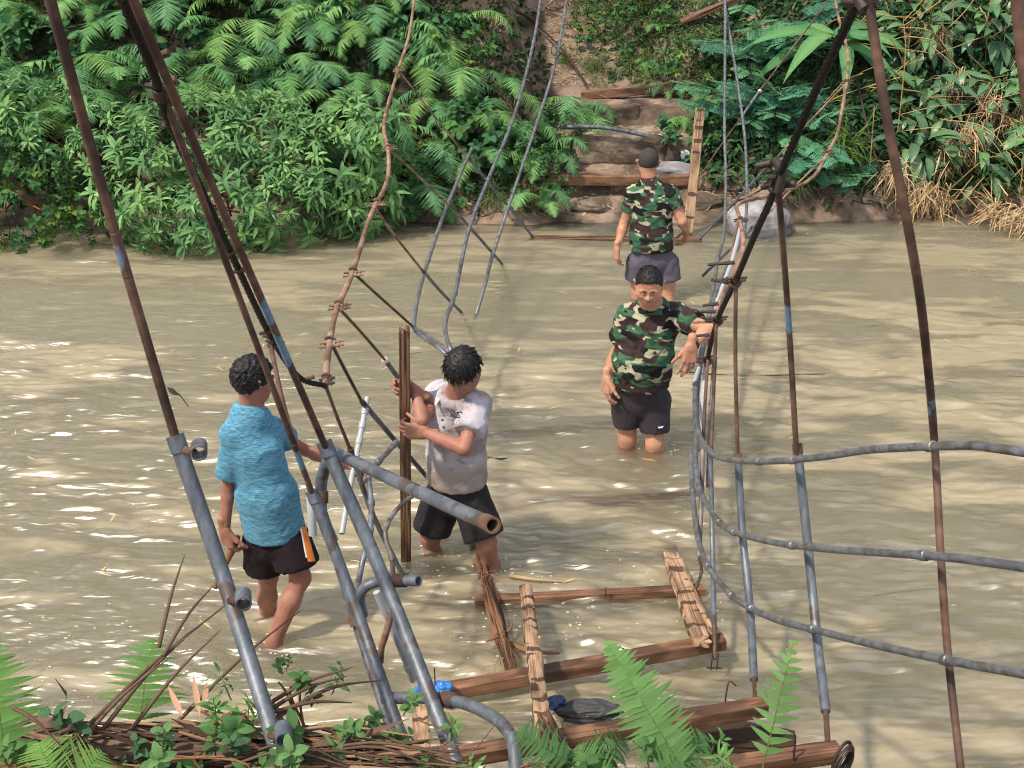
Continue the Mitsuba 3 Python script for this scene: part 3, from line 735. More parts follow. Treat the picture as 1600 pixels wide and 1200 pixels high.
# nails
for px, py, z, dx, dz, lab in ((958, 1012, .13, .02, .05, 'bent nail standing in the long wet crossbeam'), (1133, 1082, .36, .015, .09, 'bent nail standing in the second crossbeam'), (1240, 1172, .54, -.02, .10, 'rusty spike standing in the nearest crossbeam'), (946, 918, .03, 0, .05, 'nail standing in the half sunken crossbeam'), (680, 1062, .09, 0, .10, 'thin spike at the left end of the long wet crossbeam')):
    p0 = G(px, py + 14, z)
    add('nail', tube([p0, p0 + [dx * .4, 0, dz], p0 + [dx * 2.2, 0, dz * 0.8]], .0032, 6, 4), 'rust', 40, lab, 'nail')
fk = P(1117, 1030, 4.5)
add('hanger_fork', cat(tube([fk + [-.012, 0, .03], fk + [-.012, 0, -.055]], .003, 6), tube([fk + [.012, 0, .03], fk + [.012, 0, -.055]], .003, 6), tube([fk + [-.03, 0, -.045], fk + [.03, 0, -.045]], .004, 6)), 'iron_dark', 40, 'small iron fork below the right end of the long wet crossbeam', 'bolt')
# the coil of old wire at the end of the nearest timber
wire = []
for k in range(7):
    a = np.linspace(0, 2 * np.pi, 20)
    r = 0.045 + 0.012 * rng.random()
    o = P(1318, 1186, 3.42) + rng.normal(0, .008, 3)
    wire.append(tube(o + np.outer(np.cos(a), [r * .6, .02, 0]) + np.outer(np.sin(a), [0.01, 0.01, r]), .0035, 6))
add('wire_coil', cat(*wire), 'iron_dark', 40, 'coil of dark wire hanging at the end of the nearest crossbeam', 'wire')
# blue rag tied round the timber
def crumple(c, sx, sy, sz, seed, amp=0.5, sub=4):
    m = trimesh.creation.icosphere(sub)
    v = m.vertices.copy()
    n = meshkit.fbm(v * 1.6 + seed, 4, seed) - 0.5
    v = v * (1 + amp * 2 * n[:, None])
    return v * [sx, sy, sz] + np.asarray(c), m.faces


add('blue_rag', crumple(G(690, 1078, 0.09), .045, .04, .035, 3, 0.6), 'blue_plastic', True, 'blue plastic rag tied to the left end of the long wet crossbeam', 'rag')
add('blue_rag__tail', crumple(G(652, 1082, 0.12), .02, .02, .03, 5, 0.6, 3), 'blue_plastic', True)
# rope snagged junk in front of the timbers
# ---------------------------------------------------------------- people: bodies as one smooth surface round a posed skeleton
class Field:
    """A signed distance grid; primitives are blended into it with a smooth union."""

    def __init__(self, lo, hi, h):
        self.h = h
        self.lo = np.asarray(lo, float) - 3 * h
        self.n = np.ceil((np.asarray(hi, float) + 3 * h - self.lo) / h).astype(int) + 1
        self.v = np.full(self.n, 0.12, np.float32)

    def _sub(self, lo, hi):
        a = np.clip(np.floor((np.asarray(lo) - self.lo) / self.h).astype(int), 0, self.n - 1)
        b = np.clip(np.ceil((np.asarray(hi) - self.lo) / self.h).astype(int) + 1, 1, self.n)
        sl = tuple(slice(x, y) for x, y in zip(a, b))
        ax = [self.lo[k] + self.h * np.arange(a[k], b[k]) for k in range(3)]
        return sl, np.stack(np.meshgrid(*ax, indexing='ij'), -1)

    def _blend(self, sl, d, k):
        o = self.v[sl]
        d = d.astype(np.float32)
        h = np.clip(0.5 + 0.5 * (o - d) / k, 0, 1)
        self.v[sl] = o + (d - o) * h - k * h * (1 - h)

    def cone(self, a, b, ra, rb, k=0.02, flat=False):
        a, b = np.asarray(a, float), np.asarray(b, float)
        m = max(ra, rb) + 0.09
        sl, q = self._sub(np.minimum(a, b) - m, np.maximum(a, b) + m)
        ab = b - a
        t = np.clip(((q - a) @ ab) / max(ab @ ab, 1e-9), 0, 1)
        d = np.linalg.norm(q - a - t[..., None] * ab, axis=-1) - (ra + (rb - ra) * t)
        if flat:
            d = np.maximum(d, (q - b) @ unit(ab))
        self._blend(sl, d, k)

    def ell(self, c, r, R=None, k=0.02):
        c, r = np.asarray(c, float), np.asarray(r, float)
        m = max(r) + 0.09
        sl, q = self._sub(c - m, c + m)
        q = q - c
        if R is not None:
            q = q @ np.asarray(R).T          # rows of R: the axes
        k0 = np.linalg.norm(q / r, axis=-1)
        k1 = np.linalg.norm(q / (r * r), axis=-1)
        self._blend(sl, k0 * (k0 - 1) / np.maximum(k1, 1e-6), k)

    def slab(self, a, b, wa, wb, side, k=0.03):
        """A trunk length from a to b with elliptic ends wa, wb = (half width, half depth); side: the width direction."""
        a, b = np.asarray(a, float), np.asarray(b, float)
        m = max(*wa, *wb) + 0.09
        sl, q = self._sub(np.minimum(a, b) - m, np.maximum(a, b) + m)
        d = unit(b - a); L = np.linalg.norm(b - a)
        s = unit(np.asarray(side) - d * (d @ side)); f = np.cross(d, s)
        q = q - a
        t = np.clip((q @ d) / L, 0, 1)
        w = wa[0] + (wb[0] - wa[0]) * t; e = wa[1] + (wb[1] - wa[1]) * t
        x, y, z = q @ s, q @ f, q @ d - t * L
        m_ = np.minimum(w, e)
        k0 = np.sqrt((x / w) ** 2 + (y / e) ** 2 + (z / m_) ** 2)
        k1 = np.sqrt((x / w ** 2) ** 2 + (y / e ** 2) ** 2 + (z / m_ ** 2) ** 2)
        self._blend(sl, k0 * (k0 - 1) / np.maximum(k1, 1e-6), k)

    def carve(self, c, r, R=None, k=0.01):
        c, r = np.asarray(c, float), np.asarray(r, float)
        m = max(r) + 0.05
        sl, q = self._sub(c - m, c + m)
        q = q - c
        if R is not None:
            q = q @ np.asarray(R).T
        k0 = np.linalg.norm(q / r, axis=-1); k1 = np.linalg.norm(q / (r * r), axis=-1)
        d = -(k0 * (k0 - 1) / np.maximum(k1, 1e-6)).astype(np.float32)
        o = self.v[sl]
        h = np.clip(0.5 - 0.5 * (o - d) / k, 0, 1)
        self.v[sl] = o + (d - o) * h + k * h * (1 - h)

    def cut(self, p, n, lo=None, hi=None):
        """Removes what lies beyond the plane through p with outward normal n (inside a box, if one is given)."""
        n = unit(n)
        sl, q = self._sub(self.lo if lo is None else lo, self.lo + self.h * self.n if hi is None else hi)
        self.v[sl] = np.maximum(self.v[sl], ((q - np.asarray(p)) @ n).astype(np.float32))

    def mesh(self):
        return surface_nets(self.v, self.lo, self.h)


def surface_nets(v, lo, h):
    s = v < 0
    c = np.stack([s[i:s.shape[0] - 1 + i, j:s.shape[1] - 1 + j, k:s.shape[2] - 1 + k] for i in (0, 1) for j in (0, 1) for k in (0, 1)])
    act = c.any(0) & ~c.all(0)
    idx = np.argwhere(act)
    ids = np.full(act.shape, -1, np.int64); ids[tuple(idx.T)] = np.arange(len(idx))
    acc = np.zeros((len(idx), 3)); cnt = np.zeros(len(idx))
    cor = [(i, j, k) for i in (0, 1) for j in (0, 1) for k in (0, 1)]
    for a in range(8):
        for b in range(a + 1, 8):
            d = np.abs(np.array(cor[a]) - np.array(cor[b]))
            if d.sum() != 1:
                continue
            pa, pb = idx + cor[a], idx + cor[b]
            va, vb = v[tuple(pa.T)], v[tuple(pb.T)]
            x = (va < 0) != (vb < 0)
            t = np.where(x, va / np.where(x, va - vb, 1), 0)[:, None]
            acc += np.where(x[:, None], pa + (pb - pa) * t, 0); cnt += x
    V = lo + h * acc / cnt[:, None]
    F = []
    for ax in range(3):
        o = [k for k in range(3) if k != ax]
        sl0 = [slice(None)] * 3; sl1 = [slice(None)] * 3
        sl0[ax] = slice(0, -1); sl1[ax] = slice(1, None)
        e = s[tuple(sl0)] != s[tuple(sl1)]
        e = np.argwhere(e)
        ok = np.all([(e[:, k] > 0) & (e[:, k] < s.shape[k] - 1) for k in o], axis=0)
        e = e[ok]
        q = []
        for da, db in ((-1, -1), (0, -1), (0, 0), (-1, 0)):
            g = e.copy(); g[:, o[0]] += da; g[:, o[1]] += db
            q.append(ids[tuple(g.T)])
        q = np.stack(q, -1)
        neg = s[tuple(e.T)]
        flip = neg if ax != 1 else ~neg
        q = np.where(flip[:, None], q, q[:, ::-1])
        F.append(q)
    q = np.vstack(F)
    return V, np.vstack([q[:, [0, 1, 2]], q[:, [0, 2, 3]]])


def soften(m, n=4):
    """Taubin smoothing: shrinks and grows in turn."""
    v, f = np.array(m[0], float), np.asarray(m[1])
    e = np.vstack([f[:, [0, 1]], f[:, [1, 2]], f[:, [2, 0]]])
    e = np.vstack([e, e[:, ::-1]])
    deg = np.bincount(e[:, 0], minlength=len(v)).astype(float)
    for i in range(2 * n):
        s = np.stack([np.bincount(e[:, 0], v[e[:, 1], k], len(v)) for k in range(3)], -1)
        v = v + (0.5 if i % 2 == 0 else -0.52) * np.where(deg[:, None] > 0, s / np.maximum(deg, 1)[:, None] - v, 0)
    return v, f


def normals_of(m):
    return np.array(trimesh.Trimesh(*m, process=False).vertex_normals)


def wrinkle(m, amp, freq, seed, stretch=(1, 1, 0.45), sharp=True):
    v, f = m
    n = normals_of(m)
    q = v * np.array(stretch) * freq
    q = q + 0.8 * np.stack([meshkit.noise(v * 9, seed + 1), meshkit.noise(v * 9 + 7, seed + 2), meshkit.noise(v * 9 + 13, seed + 3)], -1)
    w = meshkit.fbm(q, 3, seed)
    if sharp:
        w = 1 - np.abs(2 * w - 1) * 2
    else:
        w = w - 0.5
    return v + n * (amp * w)[:, None], f


def hand(wrist, fwd, palm_n, thumb, curl=(0.35, 0.4, 0.3), spread=0.10, size=1.0, thumb_curl=0.35, thumb_out=0.7, var=0.12, h=0.0035, seed=0):
    """A hand: palm, four unequal fingers with three joints each, and a thumb from the side of the palm.
    fwd: towards the knuckles; palm_n: out of the palm (the way fingers curl); thumb: the thumb's side."""
    fwd, pn = unit(fwd), np.asarray(palm_n, float)
    pn = unit(pn - fwd * (pn @ fwd))
    sd = np.cross(fwd, pn)
    if sd @ np.asarray(thumb) < 0:
        sd = -sd
    S = size
    rg = np.random.default_rng(seed)
    chains = []
    offs = (0.030, 0.010, -0.010, -0.028)
    lens = ((.041, .025, .019), (.046, .029, .020), (.042, .027, .019), (.033, .020, .017))
    rads = (.0086, .0089, .0084, .0074)
    kn = []
    for i in range(4):
        base = wrist + fwd * (0.085 - 0.006 * abs(i - 1)) * S + sd * offs[i] * S
        kn.append(base)
        p = base; a = 0.0
        d0 = unit(fwd + sd * spread * (1.5 - i))
        pts = [p]
        for j in range(3):
            a += curl[j] * (1 + var * (i - 1.2)) * (1 + 0.15 * rg.normal())
            d = d0 * math.cos(a) + pn * math.sin(a)
            p = p + d * lens[i][j] * S
            pts.append(p)
        chains.append((pts, rads[i] * S))
    tb = wrist + fwd * 0.028 * S + sd * 0.026 * S + pn * 0.008
    td = unit(fwd * 0.75 + sd * thumb_out + pn * 0.25)
    tp = [tb, tb + td * .040 * S]
    td2 = unit(td * math.cos(thumb_curl) + (pn * 0.7 - sd * 0.6 + fwd * 0.2) * math.sin(thumb_curl))
    tp.append(tp[-1] + td2 * .031 * S)
    td3 = unit(td2 * math.cos(thumb_curl) + (pn * 0.7 - sd * 0.6 + fwd * .2) * math.sin(thumb_curl))
    tp.append(tp[-1] + td3 * .025 * S)
    allp = np.vstack([np.vstack(c[0]) for c in chains] + [np.vstack(tp), wrist[None] - fwd * 0.05])
    F = Field(allp.min(0) - 0.03, allp.max(0) + 0.03, h)
    for i, b in enumerate(kn):
        F.cone(wrist + sd * offs[i] * 0.55 * S, b, .0155 * S, .0118 * S, 0.010)
    F.cone(wrist - fwd * 0.05, wrist + fwd * 0.012, .024 * S, .021 * S, 0.015)
    F.cone(wrist + sd * 0.012 * S, tp[1], .017 * S, .0125 * S, 0.010)
    F.cone(wrist - sd * 0.018 * S + fwd * .01, kn[3], .0165 * S, .0125 * S, 0.010)
    for pts, r in chains:
        for j in range(3):
            F.cone(pts[j], pts[j + 1], r * (1.06 - 0.08 * j), r * (1.0 - 0.09 * j), 0.0022)
    for j in range(1, 3):
        F.cone(tp[j], tp[j + 1], (.0115 - .0012 * j) * S, (.0108 - .0014 * j) * S, 0.003)
    return soften(F.mesh(), 3)


def axes(fwd, up=(0, 0, 1)):
    """Rows: right (the person's own left is -right), forward, up."""
    f = unit(fwd)
    r = unit(np.cross(f, up)); u = np.cross(r, f)
    return np.stack([r, f, u])


def head_mesh(c, A, neck, rneck=0.056, w=0.075, jaw=1.0, h=0.004, size=1.0, cheeks=1.0):
    """A head with brow, nose, lips, chin and ears; c: centre of the skull, A: its axes (right, forward, up)."""
    S = size
    at = lambda x, y, z: np.asarray(c) + (x * A[0] + y * A[1] + z * A[2]) * S
    F = Field(np.asarray(c) - 0.19 * S, np.asarray(c) + 0.19 * S, h)
    F.ell(at(0, -.012, .028), np.array([w, .094, .088]) * S, A, 0.01)              # skull
    F.ell(at(0, .030, -.035), np.array([w * .86 * jaw, .062, .078]) * S, A, 0.03)  # face
    F.ell(at(0, .052, -.088), np.array([.030 * jaw, .030, .024]) * S, A, 0.03)     # chin
    for s in (-1, 1):
        F.ell(at(s * .040 * jaw, .048, -.028), np.array([.024, .024, .022]) * S * cheeks, A, 0.025)
        F.ell(at(s * .030, .077, .012), np.array([.026, .013, .009]) * S, A, 0.014)     # brow
        F.cone(at(s * (w - .003), -.002, .008), at(s * (w + .012), -.020, .020), .010 * S, .011 * S, 0.006)   # ear
        F.cone(at(s * (w + .001), .001, -.022), at(s * (w + .012), -.020, .020), .0075 * S, .010 * S, 0.006)
        F.carve(at(s * (w + .016), -.008, .004), np.array([.007, .009, .015]) * S, A, 0.006)
    F.cone(at(0, .082, .004), at(0, .104, -.030), .009 * S, .0125 * S, 0.012)          # nose
    for s in (-1, 1):
        F.ell(at(s * .013, .092, -.034), np.array([.010, .011, .009]) * S, A, 0.006)
        F.carve(at(s * .030, .094, -.003), np.array([.020, .014, .011]) * S, A, 0.012)  # eye sockets
        F.ell(at(s * .030, .074, -.004), np.array([.0145, .0135, .0125]) * S, A, 0.004)
    F.ell(at(0, .085, -.057), np.array([.025, .012, .0065]) * S, A, 0.006)             # lips
    F.ell(at(0, .083, -.068), np.array([.021, .012, .0068]) * S, A, 0.005)
    F.carve(at(0, .100, -.0620), np.array([.026, .012, .0022]) * S, A, 0.004)
    F.cone(at(0, -.020, -.055), neck, rneck * 0.95, rneck, 0.03)
    return soften(F.mesh(), 2)


def face_parts(key, c, A, size=1.0, brow_m='hair_black', open_=0.006):
    at = lambda x, y, z: np.asarray(c) + (x * A[0] + y * A[1] + z * A[2]) * size
    R = np.asarray(A)
    for s in (-1, 1):
        m = trimesh.creation.icosphere(2)
        v = m.vertices * np.array([.0125, .009, open_]) * size
        add(key + '__eye', (v @ R + at(s * .030, .0835, -.004), m.faces), 'eye_white', True)
        v = m.vertices * np.array([.0052, .004, min(.0052, open_)]) * size
        add(key + '__iris', (v @ R + at(s * .030, .0905, -.0045), m.faces), 'hair_black', True)
        add(key + '__eyebrow', tube([at(s * .012, .092, .018), at(s * .030, .0905, .022), at(s * .048, .078, .016)], np.array([.0035, .0045, .002]) * size, 6, 4), brow_m, True)
    m = trimesh.creation.icosphere(2)
    v = m.vertices * np.array([.0225, .006, .0065]) * size
    add(key + '__lips', (v @ R + at(0, .0905, -.0625), m.faces), 'lip', True)


def hair_locks(c, A, n, length, r, seed, zone, size=1.0, w=0.075, curl=0.0, dirn=None, lift=0.4):
    """Tapered locks lying on the skull; zone(u) says where on the unit sphere (right, forward, up) hair grows."""
    rg = np.random.default_rng(seed)
    out = []
    while len(out) < n:
        u = unit(rg.normal(size=3))
        if not zone(u):
            continue
        rad = np.array([w + .004, .098, .092])
        base = np.array([0, -.012, .028]) + u * rad * 0.97
        nrm = unit(u / rad)
        d = np.array(dirn(u)) if dirn else np.array([0, 0.3, -1.0])
        d = d + rg.normal(size=3) * 0.28
        d = unit(d - nrm * (d @ nrm))
        L = length * (0.6 + 0.8 * rg.random())
        pts = []
        p = base.copy()
        for j in range(6):
            pts.append(p.copy())
            t = j / 5
            dd = unit(d + nrm * lift * (1 - 1.6 * t) + (np.array([math.sin(9 * t + seed + len(out)), math.cos(7 * t + len(out)), 0]) * curl))
            p = p + dd * L / 5
            q = (p - [0, -.012, .028]) / rad
            m = np.linalg.norm(q)
            if m < 0.99:
                p = np.array([0, -.012, .028]) + q / m * rad * 0.99
        pw = np.asarray(c) + (np.array(pts) @ np.asarray(A)) * size
        out.append(tube(pw, np.array([1, 1.1, 1, .8, .5, .12]) * r * size, 5))
    return cat(*out)


def hair_cap(c, A, thick, cut_fn, size=1.0, w=0.075, noise=0.012, freq=60, seed=0, h=0.004):
    """The hair's mass: the skull grown by thick, kept where cut_fn(local points) is negative."""
    c = np.asarray(c, float)
    F = Field(c - 0.17 * size, c + 0.19 * size, h)
    F.ell(c + (-.012 * A[1] + .028 * A[2]) * size, np.array([w + thick, .094 + thick, .088 + thick]) * size, A, 0.005)
    sl, q = F._sub(F.lo, F.lo + F.h * F.n)
    loc = ((q - c) @ np.asarray(A).T) / size
    F.v = np.maximum(F.v, (cut_fn(loc) * size).astype(np.float32))
    m = soften(F.mesh(), 1)
    v, f = m
    n = normals_of(m)
    return v + n * (noise * (meshkit.fbm(v * freq, 3, seed) - 0.5))[:, None], f


# skin, cloth and hair
def skin_fn_(base, red):
    def fn(p, n, uv):
        a = mikit.fbm(p.x * 14, p.y * 14, p.z * 14, 3)
        b = mikit.noise(p.x * 160, p.y * 160, p.z * 160)
        return mix(C3(*base), C3(*red), smoothstep(0.35, 0.7, a)) * (0.92 + 0.16 * b)
    return fn


prin('skin_tan', proc(skin_fn_((0.42, 0.225, 0.145), (0.37, 0.175, 0.118))), 0.52, 0.38)
prin('skin_brown', proc(skin_fn_((0.29, 0.140, 0.103), (0.25, 0.108, 0.078))), 0.55, 0.35)
prin('hair_black', (0.010, 0.0095, 0.0115), 0.55, 0.3)
prin('hair_crop', (0.042, 0.035, 0.036), 0.8, 0.2)
prin('eye_white', (0.30, 0.25, 0.22), 0.4)
prin('lip', (0.25, 0.10, 0.08), 0.4)
prin('short_black', (0.014, 0.0125, 0.016), 0.75, 0.3, sheen=0.4)
prin('short_navy', (0.022, 0.017, 0.026), 0.55, 0.4, sheen=0.3)
prin('short_purple', (0.072, 0.064, 0.092), 0.6, 0.4, sheen=0.3)
prin('short_dark_wine', (0.011, 0.007, 0.010), 0.75, 0.2)
prin('orange_cloth', (0.62, 0.19, 0.04), 0.6, 0.4)
prin('watch_black', (0.012, 0.012, 0.012), 0.3, 0.5)
prin('watch_glass', (0.03, 0.03, 0.032), 0.12, 0.6)


def camo_fn(p, n, uv):
    wx = p.x + 0.05 * mikit.fbm(p.x * 9, p.y * 9, p.z * 9, 2)
    wz = p.z + 0.12 * p.x + 0.05 * mikit.fbm(p.x * 9 + 5, p.y * 9, p.z * 9, 2)
    a = mikit.fbm(wx * 11, p.y * 9, wz * 17, 2)
    b = mikit.fbm(wx * 12 + 31, p.y * 10, wz * 19 + 7, 2)
    d = mikit.fbm(wx * 15 + 57, p.y * 13, wz * 26 + 3, 2)
    s = mikit.fbm(wx * 22 + 11, p.y * 22, wz * 38 + 9, 2)
    c = mix(C3(0.038, 0.115, 0.068), C3(0.028, 0.080, 0.045), smoothstep(0.45, 0.5, s))
    c = mix(c, C3(0.034, 0.019, 0.021), smoothstep(0.505, 0.52, a))
    c = mix(c, C3(0.32, 0.31, 0.215), smoothstep(0.565, 0.578, d) * smoothstep(0.40, 0.42, b))
    c = mix(c, C3(0.007, 0.008, 0.008), smoothstep(0.62, 0.632, b))
    w = mikit.noise(p.x * 700, p.y * 700, p.z * 700)
    return c * (0.85 + 0.3 * w)


def heather_fn(p, n, uv):
    a = mikit.fbm(p.x * 60 + 20 * p.y, p.y * 60, p.z * 240, 4)
    b = mikit.fbm(p.x * 5, p.y * 5, p.z * 5, 3)
    c = mix(C3(0.040, 0.155, 0.255), C3(0.125, 0.30, 0.415), smoothstep(0.3, 0.7, a))
    dust = smoothstep(1.16, 1.22, p.z) * smoothstep(0.45, 0.6, mikit.fbm(p.x * 18, p.y * 18, p.z * 18, 3))
    return mix(c * (0.85 + 0.3 * b), C3(0.26, 0.27, 0.26), 0.7 * dust)


def polo_fn(p, n, uv):
    a = mikit.fbm(p.x * 7, p.y * 7, p.z * 7, 4)
    b = mikit.fbm(p.x * 32, p.y * 32, p.z * 32, 3)
    c = mix(C3(0.40, 0.38, 0.43), C3(0.26, 0.225, 0.23), smoothstep(0.47, 0.66, a))
    c = mix(c, C3(0.15, 0.125, 0.14), 0.7 * smoothstep(0.62, 0.68, b) * smoothstep(0.45, 0.6, a))
    c = mix(c, C3(0.26, 0.205, 0.17), 0.7 * smoothstep(0.62, 0.52, p.z))
    w = mikit.noise(p.x * 500, p.y * 500, p.z * 500)
    return c * (0.88 + 0.24 * w)


prin('camo', proc(camo_fn), 0.8, 0.2, sheen=0.3)
prin('heather_blue', proc(heather_fn), 0.85, 0.2, sheen=0.3)
prin('polo_grey', proc(polo_fn), 0.85, 0.2, sheen=0.3)
prin('dark_print', (0.05, 0.055, 0.11), 0.8)


def person(key, J, skin, mats, B, label):
    """J: joints (metres); B: build. The trunk's width runs along J['side'] (from the person's right to left or back)."""
    S = np.asarray(J['side'], float)
    pel, wst, chs, nck = J['pelvis'], J['waist'], J['chest'], J['neck']
    pts = np.vstack([v for k, v in J.items() if k not in ('side', 'face', 'hands', 'head_mesh', 'hem_n')])
    lo, hi = pts.min(0) - 0.17, pts.max(0) + 0.17
    F = Field(lo, hi, 0.0075)

    def trunk(F, g, k=0.04):
        F.slab(pel, wst, (B['hip'] + g, B['hipd'] + g), (B['waist'] + g, B['waistd'] + g), S, k)
        F.slab(wst, chs, (B['waist'] + g, B['waistd'] + g), (B['chest'] + g, B['chestd'] + g), S, k)
        for s in ('R', 'L'):
            F.cone(chs + 0.25 * (nck - chs), J['sh' + s], B['chestd'] * 0.55 + g, B['arm'] * 1.12 + g, k)
            F.cone(nck - (nck - chs) * 0.12, J['sh' + s], 0.042 + g, B['arm'] * 1.0 + g, k)
        F.cone(chs, nck, B['chestd'] * 0.75 + g, 0.055 + g, k)
    trunk(F, 0)
    F.cone(nck, J['head'], 0.058 * B.get('nk', 1), 0.052 * B.get('nk', 1), 0.03)
    for s in ('R', 'L'):
        F.cone(J['sh' + s], J['el' + s], B['arm'], B['arm'] * 0.82, 0.02)
        m = J['el' + s] * 0.72 + J['wr' + s] * 0.28
        F.cone(J['el' + s], m, B['arm'] * 0.80, B['arm'] * 0.84, 0.015)
        F.cone(m, J['wr' + s], B['arm'] * 0.84, 0.0235, 0.015)
        F.cone(J['hip' + s], J['kn' + s], B['thigh'], B['thigh'] * 0.68, 0.02)
        m = J['kn' + s] * 0.68 + J['an' + s] * 0.32 - np.asarray(J['face']) * 0.018
        F.cone(J['kn' + s], m, B['thigh'] * 0.66, B['calf'], 0.03)
        F.cone(m, J['an' + s], B['calf'], 0.036, 0.03)
        ft = J.get('ft' + s)
        F.cone(J['an' + s] - [0, 0, .03], ft, 0.036, 0.026, 0.02)
    body = soften(F.mesh(), 4)
    body = (body[0], body[1])
    meshes = [body, J['head_mesh']] + J['hands']
    add(key + '__body', cat(*meshes), skin, True)
    # shirt
    F = Field(lo, hi, 0.0075)
    trunk(F, B.get('ease', 0.014))
    for s in ('R', 'L'):
        e = J['sh' + s] + (J['el' + s] - J['sh' + s]) * B['sleeve' + s]
        F.cone(J['sh' + s], e, B['arm'] * 1.08 + 0.014, B['arm'] * 0.98 + B.get('flare', 0.024), 0.022, True)
    if 'belly' in B:
        F.ell(wst + np.asarray(J['face']) * B['belly'][0] + [0, 0, B['belly'][2]], B['belly'][1], None, 0.05)
    hem = J['hem']
    F.slab(hem - [0, 0, .02], wst, (B['hem'], B['hemd']), (B['waist'] + .015, B['waistd'] + .015), S, 0.05)
    hl = np.asarray(hem) + [-.26, -.26, -.30]; hh = np.asarray(hem) + [.26, .26, .10]
    F.cut(hem, J.get('hem_n', (0, 0, -1)), hl, hh)
    F.carve(nck + (J['head'] - nck) * 0.34 + np.asarray(J['face']) * B.get('collar_f', 0.035), (0.070, 0.070, 0.052), None, 0.008)
    shirt = soften(F.mesh(), 5)
    shirt = wrinkle(shirt, B.get('wr', 0.006), 11, B['seed'], B.get('wr_s', (1, 1, 0.5)))
    shirt = wrinkle(soften(shirt, 1), B.get('wr', 0.006) * 0.5, 26, B['seed'] + 9, (0.6, 0.6, 1))
    add(key + '__shirt', shirt, mats[0], True)
    # shorts
    F = Field(lo, hi, 0.0075)
    F.slab(pel, hem + [0, 0, .03], (B['hip'] + .016, B['hipd'] + .016), (B['hem'] - .010, B['hemd'] - .010), S, 0.03)
    for s in ('R', 'L'):
        e = J['hip' + s] + (J['kn' + s] - J['hip' + s]) * B['leg' + s]
        F.cone(J['hip' + s] + [0, 0, .02], e, B['thigh'] + 0.022, B['thigh'] * 0.85 + B['flare_leg'], 0.015, True)
    F.cut(hem + [0, 0, .05], (0, 0, 1))
    sh = soften(F.mesh(), 4)
    sh = wrinkle(sh, B.get('wr2', 0.007), 12, B['seed'] + 3, (1, 1, 0.6))
    add(key + '__shorts', sh, mats[1], True)
    tag(key, label, 'person')
    return shirt, sh


X, Y_, Z_ = np.eye(3)
def px_of(v):
    q = np.asarray(v) - CAM
    z = q @ FWD
    return np.stack([800 + FPX * q[..., 0] / z, 600 - FPX * (q @ UPV) / z, z], -1)


def on_surface(m, px, py, out=0.003):
    """The point of a mesh seen at a pixel, with its normal: where a badge or button is sewn on."""
    v, n = m[0], normals_of(m)
    p = px_of(v)
    d = np.hypot(p[:, 0] - px, p[:, 1] - py)
    ok = np.argsort(d)[:40]
    i = ok[np.argmin(p[ok, 2] + 0.02 * d[ok])]
    return v[i] + n[i] * out, n[i]


def mk(**k):
    return {a: (np.asarray(b, float) if not isinstance(b, list) else b) for a, b in k.items()}


def foot(an, face):
    return np.asarray(an) + unit(face) * 0.13 - [0, 0, 0.05]


# ---- the man facing the viewer, elbow on the cable
f = unit([-0.10, -1, 0])
hA = axes([-0.13, -0.94, -0.34])
hc = W(1014, 446, 5.68)
nk = W(1018, 482, 5.78)
wr, wl = W(948, 591, 5.74), W(1080, 541, 5.40)
anR, anL = np.array([W(980, 684, 5.8)[0], 5.84, -0.40]), np.array([W(1023, 690, 5.75)[0], 5.78, -0.40])
J = mk(side=(1, -0.1, 0), face=f, pelvis=W(1000, 618, 5.82), waist=W(1004, 562, 5.79), chest=W(1013, 512, 5.80), neck=nk, head=hc, shR=W(984, 498, 5.81), shL=W(1056, 496, 5.79),
       elR=W(962, 556, 5.83), wrR=wr, elL=W(1107, 514, 5.53), wrL=wl, hipR=W(980, 630, 5.82), hipL=W(1022, 630, 5.80), knR=W(980, 684, 5.80), knL=W(1023, 692, 5.74), anR=anR, anL=anL, ftR=foot(anR, f), ftL=foot(anL, f), hem=W(1002, 598, 5.80))
J['head_mesh'] = head_mesh(hc, hA, nk, 0.060, 0.080, 1.12, cheeks=1.15, size=.86)
J['hands'] = [hand(wr, (-.05, -.15, -1), (0.75, 0.35, 0), (0.2, -1, -.1), (0.45, 0.5, 0.35), 0.06, 1.02, seed=1), hand(wl, (-0.10, -0.22, -1), (-0.25, 1, -0.2), (-1, 0, 0), (0.28, 0.35, 0.3), 0.12, 1.05, seed=2)]
kA = name('person')
shA, soA = person(kA, J, 'skin_tan', ('camo', 'short_navy'), dict(hip=.126, hipd=.112, waist=.134, waistd=.128, chest=.138, chestd=.115, hem=.137, hemd=.126, arm=.046, thigh=.074, calf=.058, nk=1.15, sleeveR=.60, sleeveL=.62, legR=.62, legL=.70, flare_leg=.020, flare=.022, seed=3, wr=.013,
                  belly=(0.03, (.125, .112, .12), -0.02)), 'man in a green camouflage shirt facing the viewer, left elbow resting on the cable')
zc = lambda q: np.interp(q[..., 1], [-.11, -.05, .0, .035, .06, .11], [-.07, -.05, -.012, .03, .068, .080]) - q[..., 2]
add(kA + '__hair', cat(hair_cap(hc, hA, 0.008, zc, .86, .080, .012, 90, 2), hair_locks(hc, hA, 150, 0.030, .0035, 4, lambda u: u[2] > 0.45 and u[1] < 0.75, .86, .082, dirn=lambda u: (u[0] * .3, 1, .2), lift=0.5)), 'hair_black', True)
face_parts(kA, hc, hA, .86, open_=.0034)
wd = unit(wl - J['elL']); c0 = wl - wd * 0.022
s_ = unit(np.cross(wd, [0, 1, 0.2])); u_ = np.cross(s_, wd)
a_ = np.linspace(0, 2 * np.pi, 25)
add(kA + '__watch', tube(c0 + 0.0285 * (np.outer(np.cos(a_), s_) + np.outer(np.sin(a_), u_)), .0085, 8), 'watch_black', 40, 'black wristwatch')
